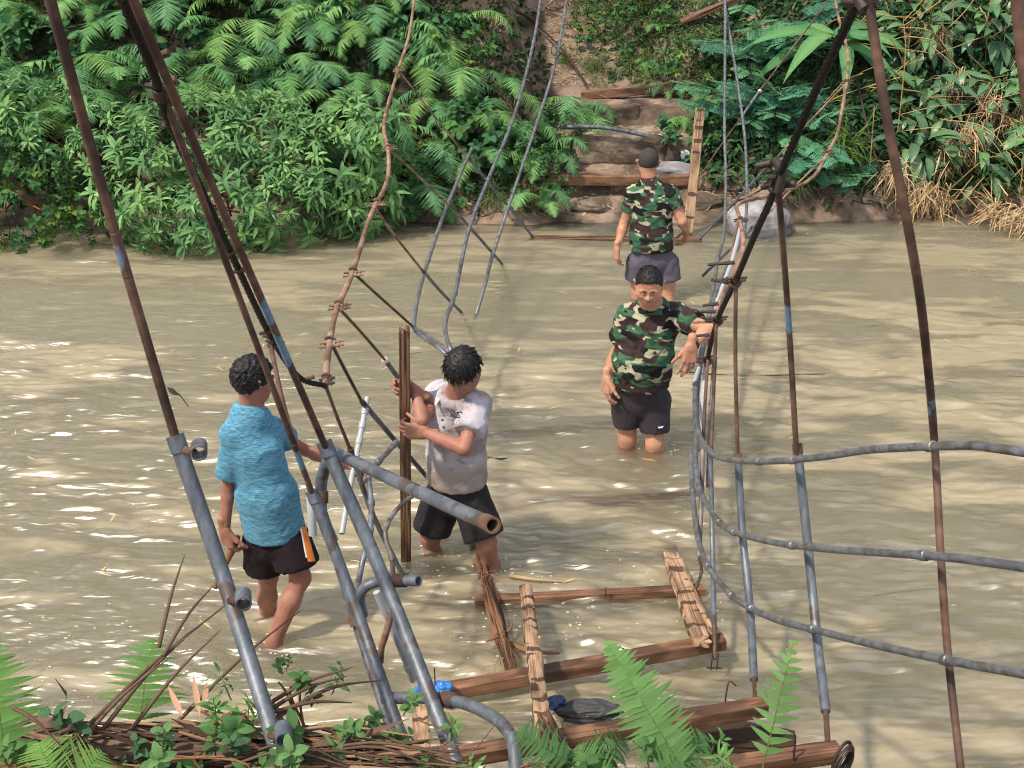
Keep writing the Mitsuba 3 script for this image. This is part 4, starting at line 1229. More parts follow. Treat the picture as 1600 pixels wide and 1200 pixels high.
fo = unit(CAM - c0) * 0.7 + np.array([-0.55, 0, 0.1]); fo = unit(fo - wd * (fo @ wd))
add(kA + '__watch__case', tube([c0 + fo * .026, c0 + fo * .037, c0 + fo * .0385], [.021, .021, .018], 20), 'watch_black', 40)
add(kA + '__watch__glass', tube([c0 + fo * .0386, c0 + fo * .0395], .0165, 20), 'watch_glass', 40)
p0, n0 = on_surface(soA, 1032, 668, 0.004)
add(kA + '__emblem', cat(tube([p0 + [-.016, 0, .004], p0 + [-.006, -.001, .002], p0 + [.004, -.001, .004], p0 + [.014, 0, .012]], [.002, .0045, .004, .0015], 6, 3), tube([p0 + [.004, -.001, .003], p0 + [.010, -.001, -.006]], [.003, .001], 6), tube([p0 + [-.006, -.001, .002], p0 + [-.012, -.001, -.006]], [.003, .001], 6)), 'white_thing', True, 'small white emblem on the shorts')

# ---- the man seen from behind
f = unit([0.05, 1, 0])
hB = axes([0.10, 0.98, -0.12])
hc = W(1013, 255, 8.42)
nk = W(1015, 288, 8.38)
wr, wl = W(964, 388, 8.30), W(1072, 362, 8.55)
anR, anL = np.array([W(997, 452, 8.38)[0], 8.42, -0.38]), np.array([W(1044, 450, 8.38)[0], 8.30, -0.38])
J = mk(side=(1, 0, 0), face=f, pelvis=W(1018, 405, 8.38), waist=W(1017, 366, 8.37), chest=W(1018, 318, 8.37), neck=nk, head=hc, shR=W(991, 305, 8.37), shL=W(1046, 305, 8.37), elR=W(975, 350, 8.40), wrR=wr, elL=W(1066, 346, 8.30), wrL=wl,
       hipR=W(999, 415, 8.38), hipL=W(1040, 415, 8.38), knR=W(997, 453, 8.40), knL=W(1044, 450, 8.36), anR=anR, anL=anL, ftR=foot(anR, f), ftL=foot(anL, f), hem=W(1018, 388, 8.37))
J['head_mesh'] = head_mesh(hc, hB, nk, 0.060, 0.076, 1.0, h=.005)
J['hands'] = [hand(wr, (-.02, 0.1, -1), (1, 0.3, 0), (0, 1, -.1), (0.5, 0.6, 0.4), 0.05, 1.05, h=.0045, seed=3), hand(wl, (0.02, 0.35, -1), (-1, -.2, 0), (0, 1, 0), (0.7, 0.8, 0.5), 0.05, 1.05, h=.0045, seed=4)]
kB = name('person')
person(kB, J, 'skin_tan', ('camo', 'short_purple'), dict(hip=.150, hipd=.12, waist=.135, waistd=.110, chest=.150, chestd=.110, hem=.146, hemd=.125, arm=.047, thigh=.082, calf=.052, sleeveR=.52, sleeveL=.48, legR=.52, legL=.62, flare_leg=.036, flare=.020, seed=13, wr=.009, wr_s=(1, 1, .3)),
       'man in camouflage shirt and purple shorts seen from behind, walking to the far steps')
zc = lambda q: np.interp(q[..., 1], [-.11, -.05, .0, .05, .09, .12], [-.055, -.055, -.02, .03, .07, .09]) - q[..., 2]
add(kB + '__hair', hair_cap(hc, hB, 0.003, zc, 1, .076, .002, 200, 5, h=.005), 'hair_crop', True, 'cropped dark hair')

# ---- the youth in the grey polo shirt, working on the plank
f = unit([-0.55, -0.80, 0])
hC = axes([-0.42, -0.62, -0.66], (-0.25, -0.1, 1))
hc = W(725, 578, 4.38)
nk = W(714, 622, 4.46)
wr, wl = W(650, 613, 4.497), W(664, 676, 4.372)
anR, anL = np.array([W(668, 850, 4.7)[0], 4.80, -0.38]), np.array([W(760, 862, 4.5)[0] + .02, 4.62, -0.38])
J = mk(side=(0.82, -0.5, 0), face=f, pelvis=W(712, 768, 4.62), waist=W(713, 715, 4.60), chest=W(715, 660, 4.54), neck=nk, head=hc, shR=W(685, 619, 4.62), shL=W(744, 634, 4.42), elR=W(659, 656, 4.40), wrR=wr, elL=W(725, 701, 4.24), wrL=wl,
       hipR=W(692, 780, 4.67), hipL=W(735, 782, 4.58), knR=W(672, 838, 4.66), knL=W(760, 848, 4.48), anR=anR, anL=anL, ftR=foot(anR, f), ftL=foot(anL, f), hem=W(715, 750, 4.60))
J['head_mesh'] = head_mesh(hc, hC, nk, 0.047, 0.073, 0.97, size=.80)
J['hands'] = [hand(wr, (-0.93, 0.10, 0.33), (-0.05, -1, 0.05), (0, 0, 1), (0.85, 1.15, 0.8), 0.03, 0.95, seed=5, thumb_curl=0.8), hand(wl, (-1, 0.06, 0.10), (0, 1, 0), (0, 0, 1), (0.45, 1.1, 0.9), 0.03, 0.95, seed=6, thumb_curl=0.5)]
kC = name('person')
shC, soC = person(kC, J, 'skin_brown', ('polo_grey', 'short_black'), dict(hip=.122, hipd=.102, waist=.108, waistd=.092, chest=.120, chestd=.094, hem=.134, hemd=.110, arm=.037, thigh=.070, calf=.046, sleeveR=.42, sleeveL=.60, legR=.80, legL=.86, flare_leg=.038, flare=.030, seed=23, wr=.011, collar_f=.05, ease=.016),
       'black haired youth in a dirty grey polo shirt gripping the upright plank, head bent')
zc = lambda q: np.interp(q[..., 1], [-.12, -.05, .02, .06, .12], [-.065, -.04, -.01, .04, .045]) - q[..., 2] + 0.010 * np.sin(q[..., 0] * 260)
zone = lambda u: u[2] > -0.25 - 0.2 * u[1] and not (u[1] > 0.55 and u[2] < 0.35)
add(kC + '__hair', cat(hair_cap(hc, hC, 0.016, zc, .80, .073, .014, 60, 6), hair_locks(hc, hC, 520, 0.060, .0046, 8, zone, .80, .086, dirn=lambda u: (u[0] * 1.2, 0.35 + u[1] * 1.1, -0.55), lift=0.12)), 'hair_black', True)
face_parts(kC, hc, hC, .80, open_=.003)
a_ = np.linspace(0.62, 2 * np.pi - 0.62, 30)
cc = nk + (hc - nk) * 0.16 + f * 0.012
fr = unit(np.cross(f, (0, 0, 1)))
ring = lambda r, dz, k: cc + np.outer(np.cos(a_) * r * k, f) + np.outer(np.sin(a_) * r, fr) + np.outer(np.ones(30), [0, 0, dz]) - np.outer(np.cos(a_), [0, 0, 0.030])
lo_, hi_, up_ = ring(.098, -.016, 1.05), ring(.068, .024, 1.0), ring(.060, .020, 1.0)
v = np.vstack([lo_, hi_, up_]); f3 = []
for i in range(29):
    for a, b in ((0, 30), (30, 60)):
        f3 += [(a + i, a + i + 1, b + i + 1), (a + i, b + i + 1, b + i)]
add(kC + '__collar', (v, np.array(f3)), 'polo_grey', True, 'open polo collar')
strokes = []
for k, (x, y, x2, y2) in enumerate(((702, 640, 712, 650), (706, 638, 718, 650), (704, 646, 712, 654), (712, 642, 722, 646), (716, 640, 711, 655), (708, 652, 720, 652))):
    a, _ = on_surface(shC, x, y); b, _ = on_surface(shC, x2, y2); m, _ = on_surface(shC, (x + x2) / 2 + 1, (y + y2) / 2)
    strokes.append(tube([a, m, b], .0024, 5, 3))
add(kC + '__emblem', cat(*strokes), 'dark_print', True, 'dark printed emblem on the chest')
for x, y in ((691, 655), (693, 668), (696, 681)):
    p0, n0 = on_surface(shC, x, y, .001)
    add(kC + '__button', tube([p0, p0 + n0 * .003], .0055, 10), 'dark_print', 40)

# ---- the boy in blue
f = unit([0.22, 0.97, 0])
hD = axes([0.72, 0.68, -0.20])
hc = W(396, 594, 4.03)
nk = W(391, 646, 4.03)
wr, wl = W(351, 828, 3.98), W(532, 726, 4.22)
anR, anL = np.array([W(416, 945, 4.2)[0], 4.20, -0.17]), G(428, 1000, 0.02)
J = mk(side=(1, -0.2, 0), face=f, pelvis=W(432, 842, 4.05), waist=W(417, 772, 4.03), chest=W(398, 702, 4.02), neck=nk, head=hc, shR=W(367, 677, 3.99), shL=W(423, 673, 4.09), elR=W(357, 758, 4.02), wrR=wr, elL=W(478, 704, 4.30), wrL=wl,
       hipR=W(410, 848, 4.06), hipL=W(454, 848, 4.02), knR=W(419, 900, 4.12), knL=W(470, 903, 3.98), anR=anR, anL=anL, ftR=anR + [0.03, .10, -.04], ftL=anL + [-0.075, 0.02, -.06], hem=W(430, 832, 4.04), hem_n=(0.05, 0, -1))
J['head_mesh'] = head_mesh(hc, hD, nk, 0.043, 0.070, 0.95, size=0.84)
J['hands'] = [hand(wr, (0.12, -.05, -1), (0.6, 0.75, 0.1), (0.6, 0.4, -.3), (0.75, 0.95, 0.6), 0.05, 0.92, seed=7), hand(wl, (1, 0.05, -0.15), (0, -0.6, -0.8), (0, -.8, .4), (0.7, 0.9, 0.6), 0.04, 0.92, seed=8)]
kD = name('person')
shD, soD = person(kD, J, 'skin_brown', ('heather_blue', 'short_dark_wine'), dict(hip=.108, hipd=.09, waist=.100, waistd=.082, chest=.104, chestd=.080, hem=.116, hemd=.095, arm=.031, thigh=.060, calf=.042, sleeveR=.80, sleeveL=.40, legR=.62, legL=.62, flare_leg=.045, flare=.026, seed=33, wr=.0055, nk=.85, ease=.013),
       'boy in a bright blue shirt seen from behind, standing shin deep and holding a pipe')
zc = lambda q: np.interp(q[..., 1], [-.12, -.05, .0, .04, .07, .12], [-.065, -.060, -.01, .02, .06, .06]) - q[..., 2]
add(kD + '__hair', cat(hair_cap(hc, hD, 0.014, zc, .84, .070, .022, 75, 7), hair_locks(hc, hD, 300, 0.034, .0048, 9, lambda u: u[2] > -0.1 - 0.35 * max(0, -u[1]) and not (u[1] > 0.5 and u[2] < 0.4), .84, .078, curl=0.9, lift=0.7)), 'hair_black', True)
face_parts(kD, hc, hD, .84)
a_ = np.linspace(0, 2 * np.pi, 30)
add(kD + '__necklace', tube(nk + [0, 0, .008] + np.outer(np.cos(a_), [.050, 0, 0]) + np.outer(np.sin(a_), [0, .052, -.012]), .003, 6), 'pink_plastic', True, 'thin pale necklace')
# the orange side panel of his shorts, with a white edge
near_ = px_of(soD[0]); pick = ((near_[:, 0] > 455) & (near_[:, 1] > 815) & (near_[:, 1] < 890))[soD[1]].all(1)
tm = trimesh.Trimesh(soD[0], soD[1][pick], process=False)
tm = tm.subdivide().subdivide()
v, fc = np.array(tm.vertices), np.array(tm.faces)
n = normals_of((v, fc))
p = px_of(v)
o = W(432, 842, 4.05)
sx = (v[:, 0] - o[0])
t = (p[:, 1] - 826) / 52
lim = 466 + 10 * np.clip(t, 0, 1)
for nm, m_, lo_, hi_, off in (('white_edge', 'white_thing', 2, 5, .0035), ('orange_panel', 'orange_cloth', 4, 12, .005)):
    keep = (p[:, 0] > lim + lo_) & (p[:, 0] < lim + hi_ + 4 * np.clip(t, 0, 1)) & (n[:, 1] < 0.35) & (t > -.05) & (t < 1.0 - 0.12 * (nm == 'white_edge'))
    ok = keep[fc].all(1)
    if ok.sum() > 4:
        used, inv = np.unique(fc[ok], return_inverse=True)
        inv = inv.reshape(-1, 3)
        top = v[used] + n[used] * off
        piece = max(trimesh.Trimesh(top, inv, process=False).split(only_watertight=False), key=lambda q: len(q.faces))
        add(kD + '__shorts__' + nm, (np.array(piece.vertices), np.array(piece.faces)), m_, True)
# the stick in his left hand
h0 = J['wrR'] + np.array([0.03, 0.02, -0.06])
add(name('wooden_handle'), tube([W(372, 838, 4.0), W(366, 852, 4.0), W(356, 872, 4.0), W(344, 898, 4.0), W(336, 918, 4.0)], [.010, .017, .016, .013, .012], 10, 5, bump=0.4), 'oldwood_plain', 40, 'short brown wooden handle hanging from the hand of the boy in blue', 'tool')
# ---------------------------------------------------------------- plants
def M4(o, x, z, s=1.0):
    """Placement: local +x along x, local +z near z, scale s."""
    x = unit(x); z = np.asarray(z, float); z = unit(z - x * (z @ x)); y = np.cross(z, x)
    m = np.eye(4); m[:3, 0], m[:3, 1], m[:3, 2], m[:3, 3] = x * s, y * s, z * s, o
    return m


def group_of(key, mesh, col, bsdf):
    scene[key] = {'type': 'shapegroup', 'leafage': mikit.ply(mesh, bsdf, True, color=col)}


def inst(key, grp, m):
    if key in scene:
        i = counts.get(key, 0) + 1
        while f'{key}_{i:03d}' in scene:
            i += 1
        counts[key] = i
        key = f'{key}_{i:03d}'
    scene[key] = {'type': 'instance', 'to_world': T(m.tolist()), 'source': {'type': 'ref', 'id': grp}}
    return key


counts = {}


def blade(L, w, n=5, fold=0.25, droop=0.6, prof=None, lift=0.0, wave=0.0):
    """One leaf along +x: a folded strip, lanceolate unless prof is given."""
    s = np.linspace(0, 1, n + 1)
    pr = np.sin(np.pi * np.clip(s, 0, 1) ** 0.8) ** 0.85 if prof is None else prof(s)
    pr = np.maximum(pr, 0.03)
    th = lift - droop * s
    x = np.concatenate([[0], np.cumsum(np.cos(th[1:]) * L / n)])
    z = np.concatenate([[0], np.cumsum(np.sin(th[1:]) * L / n)])
    hw = pr * w / 2
    wv = wave * w * np.sin(s * 17)
    l = np.stack([x - np.sin(th) * hw * fold, hw, z + np.cos(th) * hw * fold + wv], -1)
    r = np.stack([x - np.sin(th) * hw * fold, -hw, z + np.cos(th) * hw * fold - wv], -1)
    c = np.stack([x, x * 0, z], -1)
    v = np.stack([l, c, r], 1).reshape(-1, 3)
    f = []
    for i in range(n):
        a = 3 * i
        f += [(a, a + 1, a + 4), (a, a + 4, a + 3), (a + 1, a + 2, a + 5), (a + 1, a + 5, a + 4)]
    return v, np.array(f)


def xf(m, M):
    return m[0] @ M[:3, :3].T + M[:3, 3], m[1]


def frond(L, wid, pairs, rg, droop=1.2, ang=1.15, pin_w=None, shape='fern', npin=3, pdroop=0.5, tint=(.09, .18, .055), lobed=False):
    """A pinnate leaf along +x, with its own colour per leaflet."""
    th = lambda s: -droop * s ** 1.6
    S = np.linspace(0, 1, 30)
    xs_ = np.concatenate([[0], np.cumsum(np.cos(th(S[1:])) / 29)]) * L
    zs_ = np.concatenate([[0], np.cumsum(np.sin(th(S[1:])) / 29)]) * L
    parts, cols = [], []
    st = tube(np.stack([xs_, xs_ * 0, zs_], -1)[::4], np.linspace(.005, .0012, 8) * L / .7, 4)
    parts.append(st); cols.append(np.tile(np.array(tint) * [1.0, .8, .7], (len(st[0]), 1)))
    s0 = 0.14
    for i in range(pairs):
        s = s0 + (1 - s0) * (i + 0.5) / pairs
        o = np.array([np.interp(s, S, xs_), 0, np.interp(s, S, zs_)])
        t = th(s)
        X = np.array([math.cos(t), 0, math.sin(t)]); N = np.array([-math.sin(t), 0, math.cos(t)])
        u = (s - s0) / (1 - s0)
        if shape == 'fern':
            k = np.interp(u, [0, .12, .35, .7, 1], [.62, .92, 1, .62, .10])
        elif shape == 'long':
            k = np.interp(u, [0, .1, .3, .7, 1], [.5, .85, 1, .72, .12])
        else:
            k = np.interp(u, [0, .15, .8, 1], [.75, 1, .9, .5])
        pl = wid / 2 * k * (1 + 0.10 * rg.normal())
        pw = (pin_w or L * (1 - s0) / pairs * 0.92)
        for sd in (-1, 1):
            a = ang - (0.12 if shape == 'long' else 0.35) * u + 0.07 * rg.normal()
            d = X * math.cos(a) + np.array([0, sd, 0]) * math.sin(a)
            if lobed:
                pr = lambda q: np.clip(1.05 - q ** 1.5, 0.05, 1) * (0.72 + 0.28 * np.abs(np.sin(q * 22)))
            elif shape == 'feather':
                pr = lambda q: np.clip(np.minimum(q * 8 + .3, (1 - q) * 4 + 0.1), 0, 1)
            else:
                pr = lambda q: np.clip(1.05 - q ** 1.7, 0.05, 1)
            b = blade(pl, pw, 12 if lobed else npin, 0.15, pdroop * (1 + .4 * rg.normal()), pr)
            parts.append(xf(b, M4(o, d, N + 0.15 * rg.normal(size=3))))
            c = np.array(tint) * (0.85 + 0.3 * rg.random()) * (1 + 0.25 * u)
            cols.append(np.tile(c, (len(b[0]), 1)))
    v, f = cat(*parts)
    return (v, f), np.clip(np.vstack(cols), 0, 1)


def sprig(rg, n, L, w, stem, tint, spread=1.0, fold=.25, droop=0.9, npts=4, whorl=False):
    """A shoot along +x with leaves all round it."""
    parts, cols = [], []
    bend = rg.normal(0, .15, 3)
    sp = np.array([[0, 0, 0], [stem * .5, bend[0] * stem * .3, bend[1] * stem * .3], [stem, bend[0] * stem, bend[1] * stem]])
    st = tube(sp, [.004, .003, .0015], 4)
    parts.append(st); cols.append(np.tile(np.array(tint) * [1.1, .8, .8], (len(st[0]), 1)))
    for i in range(n):
        s = 1.0 if whorl else 0.25 + 0.75 * (i + .5) / n
        o = np.array([np.interp(s, [0, .5, 1], sp[:, k]) for k in range(3)])
        az = i * 2.399 + rg.normal(0, .25)
        el = spread * (1.25 - 0.65 * (i / n)) + rg.normal(0, .12)
        d = np.array([math.cos(el), math.sin(el) * math.cos(az), math.sin(el) * math.sin(az)])
        b = blade(L * (0.7 + .45 * rg.random()), w * (0.8 + .35 * rg.random()), npts, fold, droop * (0.5 + rg.random()))
        parts.append(xf(b, M4(o, d, np.array([0.6, 0, 0]) + [0, .2 * rg.normal(), .2 * rg.normal()] + np.array([0.5, 0, 0.8]) * .6)))
        c = np.array(tint) * (0.7 + 0.6 * rg.random())
        cols.append(np.tile(c, (len(b[0]), 1)))
    return cat(*parts), np.clip(np.vstack(cols), 0, 1)


G1 = np.random.default_rng(101)
NF = 7
for k in range(NF):
    tint = [(.115, .235, .075), (.09, .20, .06), (.14, .26, .08), (.075, .17, .06), (.10, .21, .085), (.12, .22, .06), (.065, .15, .055)][k]
    m, c = frond(0.72 + .06 * G1.normal(), 0.44 + .03 * G1.normal(), 31 + k % 3, G1, 1.75 + 0.09 * k, 1.25, pin_w=.0145, npin=3, tint=np.array(tint) * [1.22, 1.25, 1.5])
    group_of(f'fern_frond_kind_{k}', m, c, 'leaf_thin')
for k in range(4):
    tint = [(.040, .125, .085), (.050, .145, .090), (.035, .105, .075), (.06, .15, .08)][k]
    # a twice divided feathery leaf: side fronds carried on one stalk
    parts, cols = [], []
    st = tube([[0, 0, 0], [.28, 0, .02], [.55, 0, -.05]], [.005, .004, .002], 4)
    parts.append(st); cols.append(np.tile([.06, .10, .05], (len(st[0]), 1)))
    for i in range(7):
        for sd in (-1, 1):
            m, c = frond(0.24 * (1 - .055 * i), 0.085, 15, G1, 0.35, 1.35, shape='feather', npin=2, pdroop=.2, tint=np.array(tint) * 1.7)
            d = np.array([.55, sd * 0.85, -.10 + .08 * G1.normal()])
            parts.append(xf(m, M4([.10 + .068 * i, 0, .015 - .006 * i], d, (0, 0, 1)))); cols.append(c)
    v = cat(*parts)
    group_of(f'feather_leaf_kind_{k}', v, np.vstack(cols), 'leaf_thin')
for k in range(6):
    tint = [(.105, .235, .10), (.085, .20, .085), (.13, .27, .105), (.07, .17, .075), (.10, .22, .085), (.12, .25, .09)][k]
    m, c = sprig(G1, 13, .150, .036, .16, np.array(tint) * [1.5, 1.32, 1.3], 1.05, droop=1.0)
    group_of(f'willow_sprig_kind_{k}', m, c, 'leaf_thin')
for k in range(5):
    tint = [(.06, .15, .055), (.08, .18, .06), (.05, .125, .05), (.09, .20, .07), (.13, .20, .05)][k]
    m, c = sprig(G1, 16, .062, .036, .17, tint, 1.1, droop=.7, npts=3)
    group_of(f'small_sprig_kind_{k}', m, c, 'leaf_thin')
for k in range(5):
    tint = [(.07, .165, .07), (.055, .14, .06), (.09, .19, .075), (.045, .12, .055), (.08, .20, .06)][k]
    m, c = sprig(G1, 9, .125, .075, .20, tint, 1.1, droop=1.1, npts=5)
    group_of(f'heart_sprig_kind_{k}', m, c, 'leaf_thin')
for k in range(3):
    m = blade(.30, .098, 8, .30, 1.2, wave=.03)
    c = np.tile([(.045, .10, .05), (.055, .125, .055), (.075, .15, .06)][k], (len(m[0]), 1)) * (1 + .25 * (np.arange(len(m[0])) % 3 == 1))[:, None]
    group_of(f'glossy_leaf_kind_{k}', m, c, 'leaf')
for k in range(3):
    m = blade(.95, .15, 14, .22, 1.3 + .2 * k, prof=lambda s: np.clip(np.minimum(s * 4 + .12, (1 - s) * 2.2), 0.02, 1), wave=.02)
    c = np.tile([(.095, .23, .095), (.075, .19, .085), (.12, .26, .10)][k], (len(m[0]), 1)) * (1 + .3 * (np.arange(len(m[0])) % 3 == 1))[:, None]
    group_of(f'ginger_leaf_kind_{k}', m, c, 'leaf_thin')


def fern(p, rg, n=7, s=1.0, spread=1.5, up=0.55, label=None, group=None, out=(0, -1), kinds=range(NF), base='fern'):
    k = name(base)
    a0 = math.atan2(out[1], out[0])
    for i in range(n):
        a = a0 + spread * ((i + .5) / n * 2 - 1) + rg.normal(0, .15)
        e = up + rg.normal(0, .2)
        d = np.array([math.cos(a) * math.cos(e), math.sin(a) * math.cos(e), math.sin(e)])
        inst(k + '__frond', f'fern_frond_kind_{rg.choice(list(kinds))}', M4(np.asarray(p) + rg.normal(0, .02, 3), d, (0, 0, 1), s * (0.8 + .35 * rg.random())))
    tag(k, label, 'fern', group)
    return k


def clump(k, part, ells, n, kinds, rg, s=1.0, face=(0, -1, .55), min_face=-.25, up=0.35):
    """Shoots all over the outside of a mound of ellipsoids."""
    i = 0
    while i < n:
        c, r = ells[rg.integers(len(ells))]
        u = unit(rg.normal(size=3))
        if u @ unit(face) < min_face:
            continue
        q = np.asarray(c) + u * r * (0.70 + .30 * rg.random())
        if any(np.linalg.norm((q - np.asarray(c2)) / r2) < .72 for c2, r2 in ells):
            if rg.random() < .9:
                continue
        if q[2] < 0.05 + 0.03 * rg.random():
            continue
        d = unit(u / np.asarray(r) * min(r) + np.array([0, -.1, up]) + rg.normal(0, .3, 3))
        inst(k + '__' + part, kinds[rg.integers(len(kinds))], M4(q, d, (rg.normal() * .3, rg.normal() * .3, 1), s * (0.75 + .5 * rg.random())))
        i += 1


def stems(k, root, ells, rg, n=7, r=.012):
    ps = []
    for i in range(n):
        c, rr = ells[i % len(ells)]
        e = np.asarray(c) + rg.normal(0, .3, 3) * rr
        m = (np.asarray(root) + e) / 2 + rg.normal(0, .06, 3)
        ps.append(tube(catmull([root + rg.normal(0, .04, 3), m, e], 5), [r, r * .8, r * .4], 6))
    v, f = cat(*ps)
    scene[k + '__stem'] = mikit.ply((v, f), 'oldwood_plain', True)


# --- ferns on the far bank: left slope, then the mixed thicket
rgf = np.random.default_rng(55)
spots = []
for gy in np.arange(-25, 260, 60):
    for gx in np.arange(-30, 580, 84):
        px, py = gx + rgf.normal(0, 17) + (gy // 60 % 2) * 42, gy + rgf.normal(0, 13)
        if 150 < px < 560 and py > 170:
            continue
        spots.append((px, py))
COLS = ('left of the leftmost bar', 'just right of the leftmost bar', 'right of the double bars', 'between dark trunk and rusty cable')
ROWS = ('at the top edge', 'just under the top edge', 'on the upper slope', 'above the shrubs', 'low among the shrubs')
for px, py in spots:
    fern(bank_hit(px, py), rgf, int(rgf.integers(5, 8)), 1.12 + .3 * rgf.random(), 1.5, .75, f'fern {COLS[int(np.digitize(px, (95, 240, 400)))]}, {ROWS[int(np.digitize(py, (25, 80, 135, 185)))]}', 'ferns on the left slope of the far bank')
for px, py in ((545, 40), (612, 30), (655, 225), (590, 205), (735, 110), (700, 55), (735, 195), (630, 255), (760, 250), (690, 165), (820, 190), (570, 130), (850, 250), (660, 95), (780, 150), (640, 300), (845, 320), (905, 165)):
    fern(bank_hit(px, py), rgf, int(rgf.integers(4, 6)), .8 + .3 * rgf.random(), 1.2, .55, f"fern in the dark thicket {('left of the kinked rail', 'behind the three leaning rails', 'close to the dirt path')[int(np.digitize(px, (650, 770)))]}, {('at the top', 'high up', 'half way down', 'low')[int(np.digitize(py, (60, 140, 220)))]}", 'ferns in the thicket left of the steps')
for px, py, s, lab in ((1040, 135, .62, 'bright fern drooping over the reddish plank at the top of the steps'), (1068, 182, .6, 'fern hanging beside the top of the tall weathered plank'), (1015, 95, .45, 'small fern in the grass above the reddish plank'), (1028, 42, .40, 'pale little fern high in the grass right of the path'), (1110, 150, .5, 'fern between the reddish plank and the feathery shrub')):
    fern(bank_hit(px, py), rgf, 5, s, 1.3, .4, lab)

# --- the big willow leaved shrub and its neighbours, overhanging the water
rgs = np.random.default_rng(77)
WK = [f'willow_sprig_kind_{k}' for k in range(6)]
SK = [f'small_sprig_kind_{k}' for k in range(5)]
HK = [f'heart_sprig_kind_{k}' for k in range(5)]
k = name('leafy_shrub')
el = [((-3.25, 10.00, .42), (.55, .50, .45)), ((-2.62, 9.98, .40), (.62, .55, .45)), ((-2.95, 10.28, .85), (.62, .5, .45)), ((-2.15, 10.08, .38), (.55, .5, .38)), ((-2.3, 10.32, .80), (.55, .45, .40)), ((-2.9, 9.78, .22), (.55, .35, .28))]
clump(k, 'sprig', el, 298, WK, rgs, .92)
stems(k, np.array([-2.7, 10.5, .15]), el, rgs)
tag(k, 'big bright green shrub with narrow leaves hanging over the water at the left', 'shrub')
k = name('leafy_shrub')
el = [((-1.72, 10.22, .62), (.48, .4, .36)), ((-1.5, 10.42, .85), (.40, .35, .30)), ((-1.55, 10.25, .30), (.40, .32, .26))]
clump(k, 'sprig', el, 120, WK, rgs, 1.05)
stems(k, np.array([-1.6, 10.6, .2]), el, rgs, 5)
tag(k, 'narrow leaved shrub just left of the rusty hanging cable', 'shrub')
k = name('leafy_shrub')
el = [((-4.55, 10.0, .40), (.55, .45, .42)), ((-4.95, 10.1, .62), (.5, .45, .5)), ((-4.2, 10.05, .22), (.40, .35, .25))]
clump(k, 'sprig', el, 190, SK, rgs, 1.0)
stems(k, np.array([-4.6, 10.4, .15]), el, rgs)
tag(k, 'dark small leaved bush over the water at the left edge', 'bush')
k = name('leafy_shrub')
el = [((-4.35, 10.35, .95), (.55, .4, .35)), ((-3.85, 10.40, .75), (.45, .4, .35)), ((-4.9, 10.4, 1.1), (.45, .4, .35))]
clump(k, 'sprig', el, 90, WK, rgs, .85)
stems(k, np.array([-4.3, 10.7, .6]), el, rgs, 5)
tag(k, 'narrow leaved shrub behind the leftmost bar, above the dark bush', 'shrub')
for (px0, py0, rx, rz, n, kinds, s, lab) in ((600, 285, .36, .34, 46, HK, .8, 'heart leaved bush at the waterline beside the rusty cable'), (575, 60, .40, .45, 60, SK, .95, 'climbing bush with tiny leaves at the top, left of the rusty cable'), (660, 40, .36, .35, 42, HK, .85, 'broad leaved creeper at the top, right of the rusty cable'),
                                           (715, 85, .34, .4, 44, SK, 1.0, 'small leaved creeper in the thicket below the top edge'), (830, 275, .26, .28, 40, SK, .9, 'low weedy bush at the left foot of the steps'), (760, 215, .34, .30, 40, HK, .8, 'broad leaved creeper behind the leaning grey rails'), (870, 215, .20, .20, 30, SK, .8, 'weedy tuft left of the middle stone step'),
                                           (685, 285, .35, .25, 40, SK, .9, 'dark low creeper above the waterline behind the hangers'), (1075, 215, .22, .26, 34, HK, .6, 'dark leafy weed right of the stone steps'), (1090, 110, .30, .28, 34, SK, .9, 'light green weed above the right end of the reddish plank'),
                                           (950, 60, .36, .3, 40, SK, .8, 'low green weeds on the right side of the dirt path'), (1010, 25, .36, .3, 44, SK, .85, 'bright weeds at the top right of the dirt path'), (75, 100, .35, .35, 26, HK, 1.1, 'broad leaved plant among the ferns behind the leftmost bar'), (285, 60, .22, .22, 12, HK, 1.0, 'few broad leaves among the ferns beside the double bars')):
    k = name('leafy_bush')
    p = bank_hit(px0, py0) + [0, -.10, .02]
    el = [(p, (rx, .25, rz)), (p + [rx * .5, .05, -rz * .4], (rx * .7, .22, rz * .7)), (p + [-rx * .6, .05, rz * .3], (rx * .6, .22, rz * .6))]
    clump(k, 'sprig', el, n, kinds, rgs, s)
    tag(k, lab, 'bush')
# the bank goes on in the same way left and right of the picture
rgo = np.random.default_rng(404)
for i in range(34):
    sd = -1 if i < 17 else 1
    x, y = sd * rgo.uniform(5.6, 8.6), rgo.uniform(10.9, 12.6)
    fern(np.array([x, y, float(height(x, y))]), rgo, 6, 1.1 + .3 * rgo.random(), 1.5, .7, 'fern on the far bank beyond the left edge of the picture' if sd < 0 else 'fern on the far bank beyond the right edge of the picture', 'ferns beyond the left edge' if sd < 0 else 'ferns beyond the right edge')
for x, lab in ((-5.9, 'narrow leaved shrub just beyond the left edge of the picture'), (-7.4, 'narrow leaved shrub farther beyond the left edge of the picture'), (6.1, 'narrow leaved shrub just beyond the right edge of the picture'), (7.6, 'narrow leaved shrub farther beyond the right edge of the picture')):
    k = name('leafy_shrub')
    el = [((x, 10.3, .45), (.75, .5, .45)), ((x + .5, 10.5, .85), (.6, .45, .4)), ((x - .5, 10.45, .7), (.6, .45, .4))]
    clump(k, 'sprig', el, 70, WK, rgo, 1.35)
    stems(k, np.array([x, 10.7, .2]), el, rgo)
    tag(k, lab, 'shrub')
